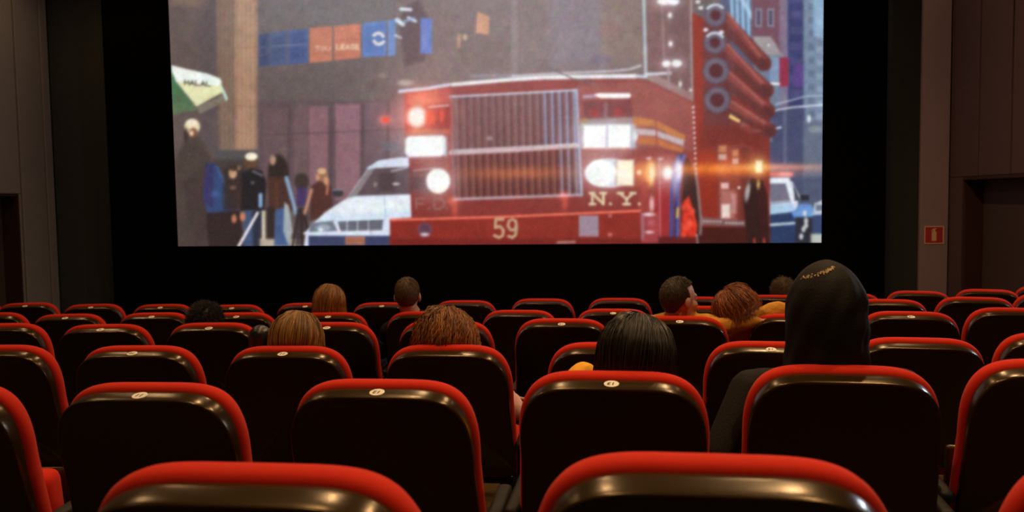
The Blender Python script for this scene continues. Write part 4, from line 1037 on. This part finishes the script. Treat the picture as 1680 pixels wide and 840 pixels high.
HAIRS = {
 'ginger': hair_mat('ginger_blonde_hair', (0.10, 0.034, 0.008), (0.56, 0.25, 0.075)),
 'blonde': hair_mat('dark_blonde_hair', (0.10, 0.045, 0.010), (0.56, 0.29, 0.085)),
 'curly': hair_mat('curly_ginger_hair', (0.085, 0.026, 0.006), (0.54, 0.21, 0.055)),
 'black': hair_mat('black_hair', (0.006, 0.0045, 0.004), (0.030, 0.018, 0.010), .36, .55),
 'auburn': hair_mat('auburn_hair', (0.09, 0.020, 0.005), (0.55, 0.17, 0.04)),
 'brown': hair_mat('brown_short_hair', (0.05, 0.026, 0.010), (0.20, 0.105, 0.045), .5),
 'darkbrown': hair_mat('dark_brown_short_hair', (0.022, 0.013, 0.006), (0.09, 0.052, 0.024), .5),
 'olive': hair_mat('brown_wavy_hair', (0.04, 0.022, 0.008), (0.18, 0.11, 0.04), .45),
 'jet': hair_mat('jet_black_curly_hair', (0.003, 0.0025, 0.0022), (0.010, 0.007, 0.005), .55)}

def person(seat, label, top, hairkw, mats, yaw=0.0, tilt=0.0, nod=0.0, hairh=0.012, arms=None, sh_dz=-0.20, sh_dx=0.0, sex='m', bulk=1.0, sh_w=0.185, hair=True, voxel=0.0075):
    """top: world position of the top of the head; everything else in the frame of the seat"""
    r = ROOTS[seat]
    Mi = Matrix.Translation(r.location) @ Matrix.Rotation(r.rotation_euler.z, 4, 'Z')
    Mi.translation.z = TIER[seat[0]]
    p = empty('person', Mi.translation, r.rotation_euler.z, label=label, category='person', group='people in the audience')
    inv = Mi.inverted()
    R = rotm(yaw, tilt, nod)
    tp = inv @ Vector(top)
    hc = tp - R @ Vector((0, -0.012, 0.118 + hairh)) * 1.0
    hc = Vector((tp.x - (R @ Vector((0, 0, 0.118)))[0] * 1.0, tp.y, tp.z - 0.118 - hairh))
    sh = Vector((hc.x * 0.75 + sh_dx, max(hc.y - 0.0, 0.22) + 0.0, hc.z + sh_dz))
    low = max(0.0, 0.86 - sh.z)
    hips = Vector((0.0, 0.36 + low * 0.7, 0.575))
    A = {'L': ((-0.27, sh.y + 0.10, 0.665), (-0.20, sh.y + 0.33, 0.665), 0), 'R': ((0.27, sh.y + 0.10, 0.665), (0.20, sh.y + 0.33, 0.665), 0)}
    for k_, v in (arms or {}).items():
        A[k_] = (tuple(inv @ Vector(v[0])), tuple(inv @ Vector(v[1])), 0)
    make_body('body', p, hc, R, mats, A, hips, sh, sh_w, sex, bulk, voxel)
    if hair: make_hair(p, hc, R, **hairkw)
    return p, hc, R, inv

SK = M_SKIN
person((5, 11), 'person with long straight ginger-blonde hair, left of the short-haired man', (-1.571, 5.466, 1.245), dict(m=HAIRS['ginger'], style='long', L=0.40, flare=0.10, wave=0.002, seed=11, jit=0.006, rad=(0.092, 0.110, 0.112)), [SK, M_DARKCLOTH, M_TROUSER], sex='f', sh_w=.165, tilt=0.05)
person((5, 12), 'short-haired man in dark top sitting upright with one ear showing', (-1.062, 5.467, 1.292), dict(m=HAIRS['brown'], style='short', L=0.016, n=5200, rad=(0.081, 0.101, 0.105), thin=1.62, seed=12, width=0.0009), [SK, M_DARKCLOTH, M_TROUSER], yaw=0.05, sh_dz=-.185)
person((3, 11), 'person with smooth blonde hair and a raised black leather sleeve', (-1.104, 3.355, 1.343), dict(m=HAIRS['blonde'], style='long', L=0.42, flare=0.10, wave=0.001, seed=13, n=2600, rad=(0.096, 0.110, 0.112), jit=0.004), [SK, M_LEATHER, M_TROUSER], sex='f', sh_w=.17,
       arms={'L': ((-1.262, 3.375, 1.235), (-1.215, 3.47, 1.10))})
person((3, 12), 'person with bushy curly ginger hair wearing a pale pink top', (-0.506, 3.374, 1.350), dict(m=HAIRS['curly'], style='long', L=0.36, flare=0.30, wave=0.011, wave_k=60, seed=14, n=3000, rad=(0.100, 0.116, 0.112), jit=0.020, frizz=0.009), [SK, M_PINK, M_TROUSER], sex='f', sh_w=.175,
       arms={'R': ((-0.235, 3.33, 0.945), (-0.26, 3.60, 0.92))})
person((2, 13), 'person with straight black hair tilting towards the hooded person', (0.181, 2.362, 1.458), dict(m=HAIRS['black'], style='long', L=0.40, flare=0.12, wave=0.0015, seed=15, n=3000, rad=(0.098, 0.112, 0.113), jit=0.006, width=.0010), [SK, M_YELLOW, M_TROUSER], sex='f', sh_w=.17, tilt=0.08,
       arms={'L': ((0.030, 2.47, 1.254), (0.10, 2.56, 1.08)), 'R': ((0.27, 2.52, 0.99), (0.20, 2.66, 0.99))}, sh_dx=-.07)
person((4, 14), 'man in mustard shirt turning his face sideways to the auburn person', (0.559, 4.520, 1.363), dict(m=HAIRS['darkbrown'], style='short', L=0.014, n=5200, rad=(0.081, 0.103, 0.106), thin=1.60, front=1.32, seed=16, width=.0009), [SK, M_MUSTARD, M_TROUSER], yaw=-0.95, sh_dz=-.142, hairh=.008,
       arms={'R': ((0.735, 4.425, 1.105), (0.925, 4.46, 1.125))}, sh_dx=-.02)
person((4, 15), 'auburn-haired person in mustard jacket leaning against the man on the left', (0.816, 4.552, 1.307), dict(m=HAIRS['auburn'], style='long', clear_seat=False, L=0.225, flare=0.40, wave=0.007, wave_k=45, seed=17, n=2600, rad=(0.098, 0.112, 0.110), jit=0.024, frizz=0.007, crown=(-0.25, 0.1)), [SK, M_MUSTARD, M_TROUSER], sex='f', sh_w=.17, tilt=-0.35, sh_dz=-.098, sh_dx=.0)
person((6, 17), 'brown-haired person mostly hidden behind the dark hood', (1.647, 6.835, 1.134), dict(m=HAIRS['olive'], style='short', L=0.035, n=3600, rad=(0.088, 0.106, 0.108), wave=.006, seed=18, width=.0014), [SK, M_DARKCLOTH, M_TROUSER])
person((4, 10), 'black curly-haired person slumped low, only the crown and ear visible', (-1.945, 4.419, 1.253), dict(m=HAIRS['jet'], style='short', L=0.024, n=5000, rad=(0.092, 0.106, 0.108), wave=.006, frizz=.02, seed=19, width=.0013, thin=1.5), [SK, M_DARKCLOTH, M_TROUSER])
hoodp, hhc, hR, hinv = person((2, 14), 'person in a black hooded sweatshirt with hood up, large at right', (0.696, 2.411, 1.583), {}, [SK, M_HOOD, M_TROUSER], hair=False, hairh=.022, bulk=1.08, sh_dz=-.215, sh_w=.20,
       arms={'L': ((0.40, 2.36, 1.055), (0.47, 2.62, 1.00))})

def make_hood(parent, hc):
    """cloth hood: rings from the shoulders to the crown, open towards the screen, with folds"""
    nz, na = 46, 72
    prof = [(-0.235, .135, .130), (-0.19, .112, .122), (-0.13, .101, .122), (-0.06, .101, .128), (-0.01, .102, .132), (0.035, .099, .128), (0.075, .087, .114), (0.105, .069, .094), (0.126, .048, .066), (0.140, .024, .034), (0.146, .002, .003)]
    zs = np.array([q[0] for q in prof]); tt = np.linspace(0, 1, nz); tq = np.linspace(0, 1, len(prof))
    Z = np.interp(tt, tq, zs); RX = np.interp(tt, tq, [q[1] for q in prof]); RY = np.interp(tt, tq, [q[2] for q in prof])
    for _ in range(2):
        for A_ in (Z, RX, RY): A_[1:-1] = (A_[:-2] + 2 * A_[1:-1] + A_[2:]) / 4
    op = 0.95
    V = []; F = []
    ang = np.linspace(op, 2 * np.pi - op, na)
    for i in range(nz):
        cl = min(1.0, max(0.0, (Z[i] - 0.045) / 0.07))          # opening closes towards the crown
        for a in ang:
            a2 = math.pi + (a - math.pi) * (1 + cl * (math.pi / (math.pi - op) - 1))
            fold = 0.0022 * math.sin(a2 * 9 + Z[i] * 40) * (1 - .5 * cl) + 0.0030 * math.sin(Z[i] * 70 + 3 * math.sin(a2 * 2)) * max(0, math.sin(a2)) * (1 - cl) + 0.003 * math.sin(a2 * 4 - Z[i] * 55) * max(0, min(1, (-Z[i] - .02) / .1))
            # seam ridge over the crown and pleats on the right edge
            fold += 0.0035 * math.exp(-((a2 - math.pi * .66) / .10) ** 2) + 0.003 * math.exp(-((a2 - math.pi * .60) / .06) ** 2)
            rr = 1 + fold / .11
            V.append((hc.x + math.sin(a2) * RX[i] * rr, hc.y - 0.012 + math.cos(a2) * RY[i] * rr, hc.z + Z[i]))
    for i in range(nz - 1):
        for j in range(na - 1):
            a = i * na + j; F.append((a, a + 1, a + na + 1, a + na))
    me = mesh_np('hood', V, F, [M_HOOD])
    o = obj('hood', me, parent)
    md = o.modifiers.new('thick', 'SOLIDIFY'); md.thickness = 0.006; md.offset = -1
    sd = o.modifiers.new('sub', 'SUBSURF'); sd.levels = 1; sd.render_levels = 1
    V = np.array(V).reshape(nz, na, 3)
    # faded print across the top of the hood: a short run of small letter-like strokes
    bm = bmesh.new(); rr = random.Random(5)
    def P3(a2, z):
        i = int(np.argmin(np.abs(Z - z)))
        return Vector((hc.x + math.sin(a2) * (RX[i] + .0045), hc.y - 0.012 + math.cos(a2) * (RY[i] + .0045), hc.z + z + .004))
    for q in range(13):
        u = q / 12
        a0 = math.pi * (1.36 - 0.42 * u); z0 = 0.098 + 0.030 * u
        for e in range(3):
            p0 = P3(a0 + rr.uniform(-.04, .04), z0 + rr.uniform(-.003, .007)); p1 = P3(a0 + rr.uniform(-.07, .07), z0 + rr.uniform(-.003, .008))
            d = p1 - p0
            if d.length < .002: continue
            qn = Vector((0, 0, 1)).rotation_difference(d.normalized()).to_matrix().to_4x4()
            bmesh.ops.create_cone(bm, cap_ends=True, segments=6, radius1=.0016, radius2=.0016, depth=d.length, matrix=Matrix.Translation((p0 + p1) / 2) @ qn)
    obj('hood_print', bm_mesh('hood_print', bm, M_PRINT), o)
    # drawcord hanging by the right cheek and a loose end over the shoulder
    for pts in ([(0.100, 0.030, -0.050), (0.106, 0.020, -0.085), (0.100, 0.012, -0.110), (0.090, -0.02, -0.125)], [(0.070, -0.108, -0.175), (0.084, -0.104, -0.180), (0.088, -0.100, -0.200), (0.090, -0.100, -0.225)]):
        cu = bpy.data.curves.new('cord', 'CURVE'); cu.dimensions = '3D'; cu.bevel_depth = 0.0022; cu.resolution_u = 6
        sp = cu.splines.new('BEZIER'); sp.bezier_points.add(len(pts) - 1)
        for bp_, q in zip(sp.bezier_points, pts):
            bp_.co = Vector(q) + hc; bp_.handle_left_type = bp_.handle_right_type = 'AUTO'
        t = bpy.data.objects.new('cord', cu); COL.objects.link(t)
        me = bpy.data.meshes.new_from_object(t.evaluated_get(bpy.context.evaluated_depsgraph_get()))
        bpy.data.objects.remove(t); me.materials.clear(); me.materials.append(M_CORD)
        obj('drawcord', me, parent)
make_hood(hoodp, hhc)
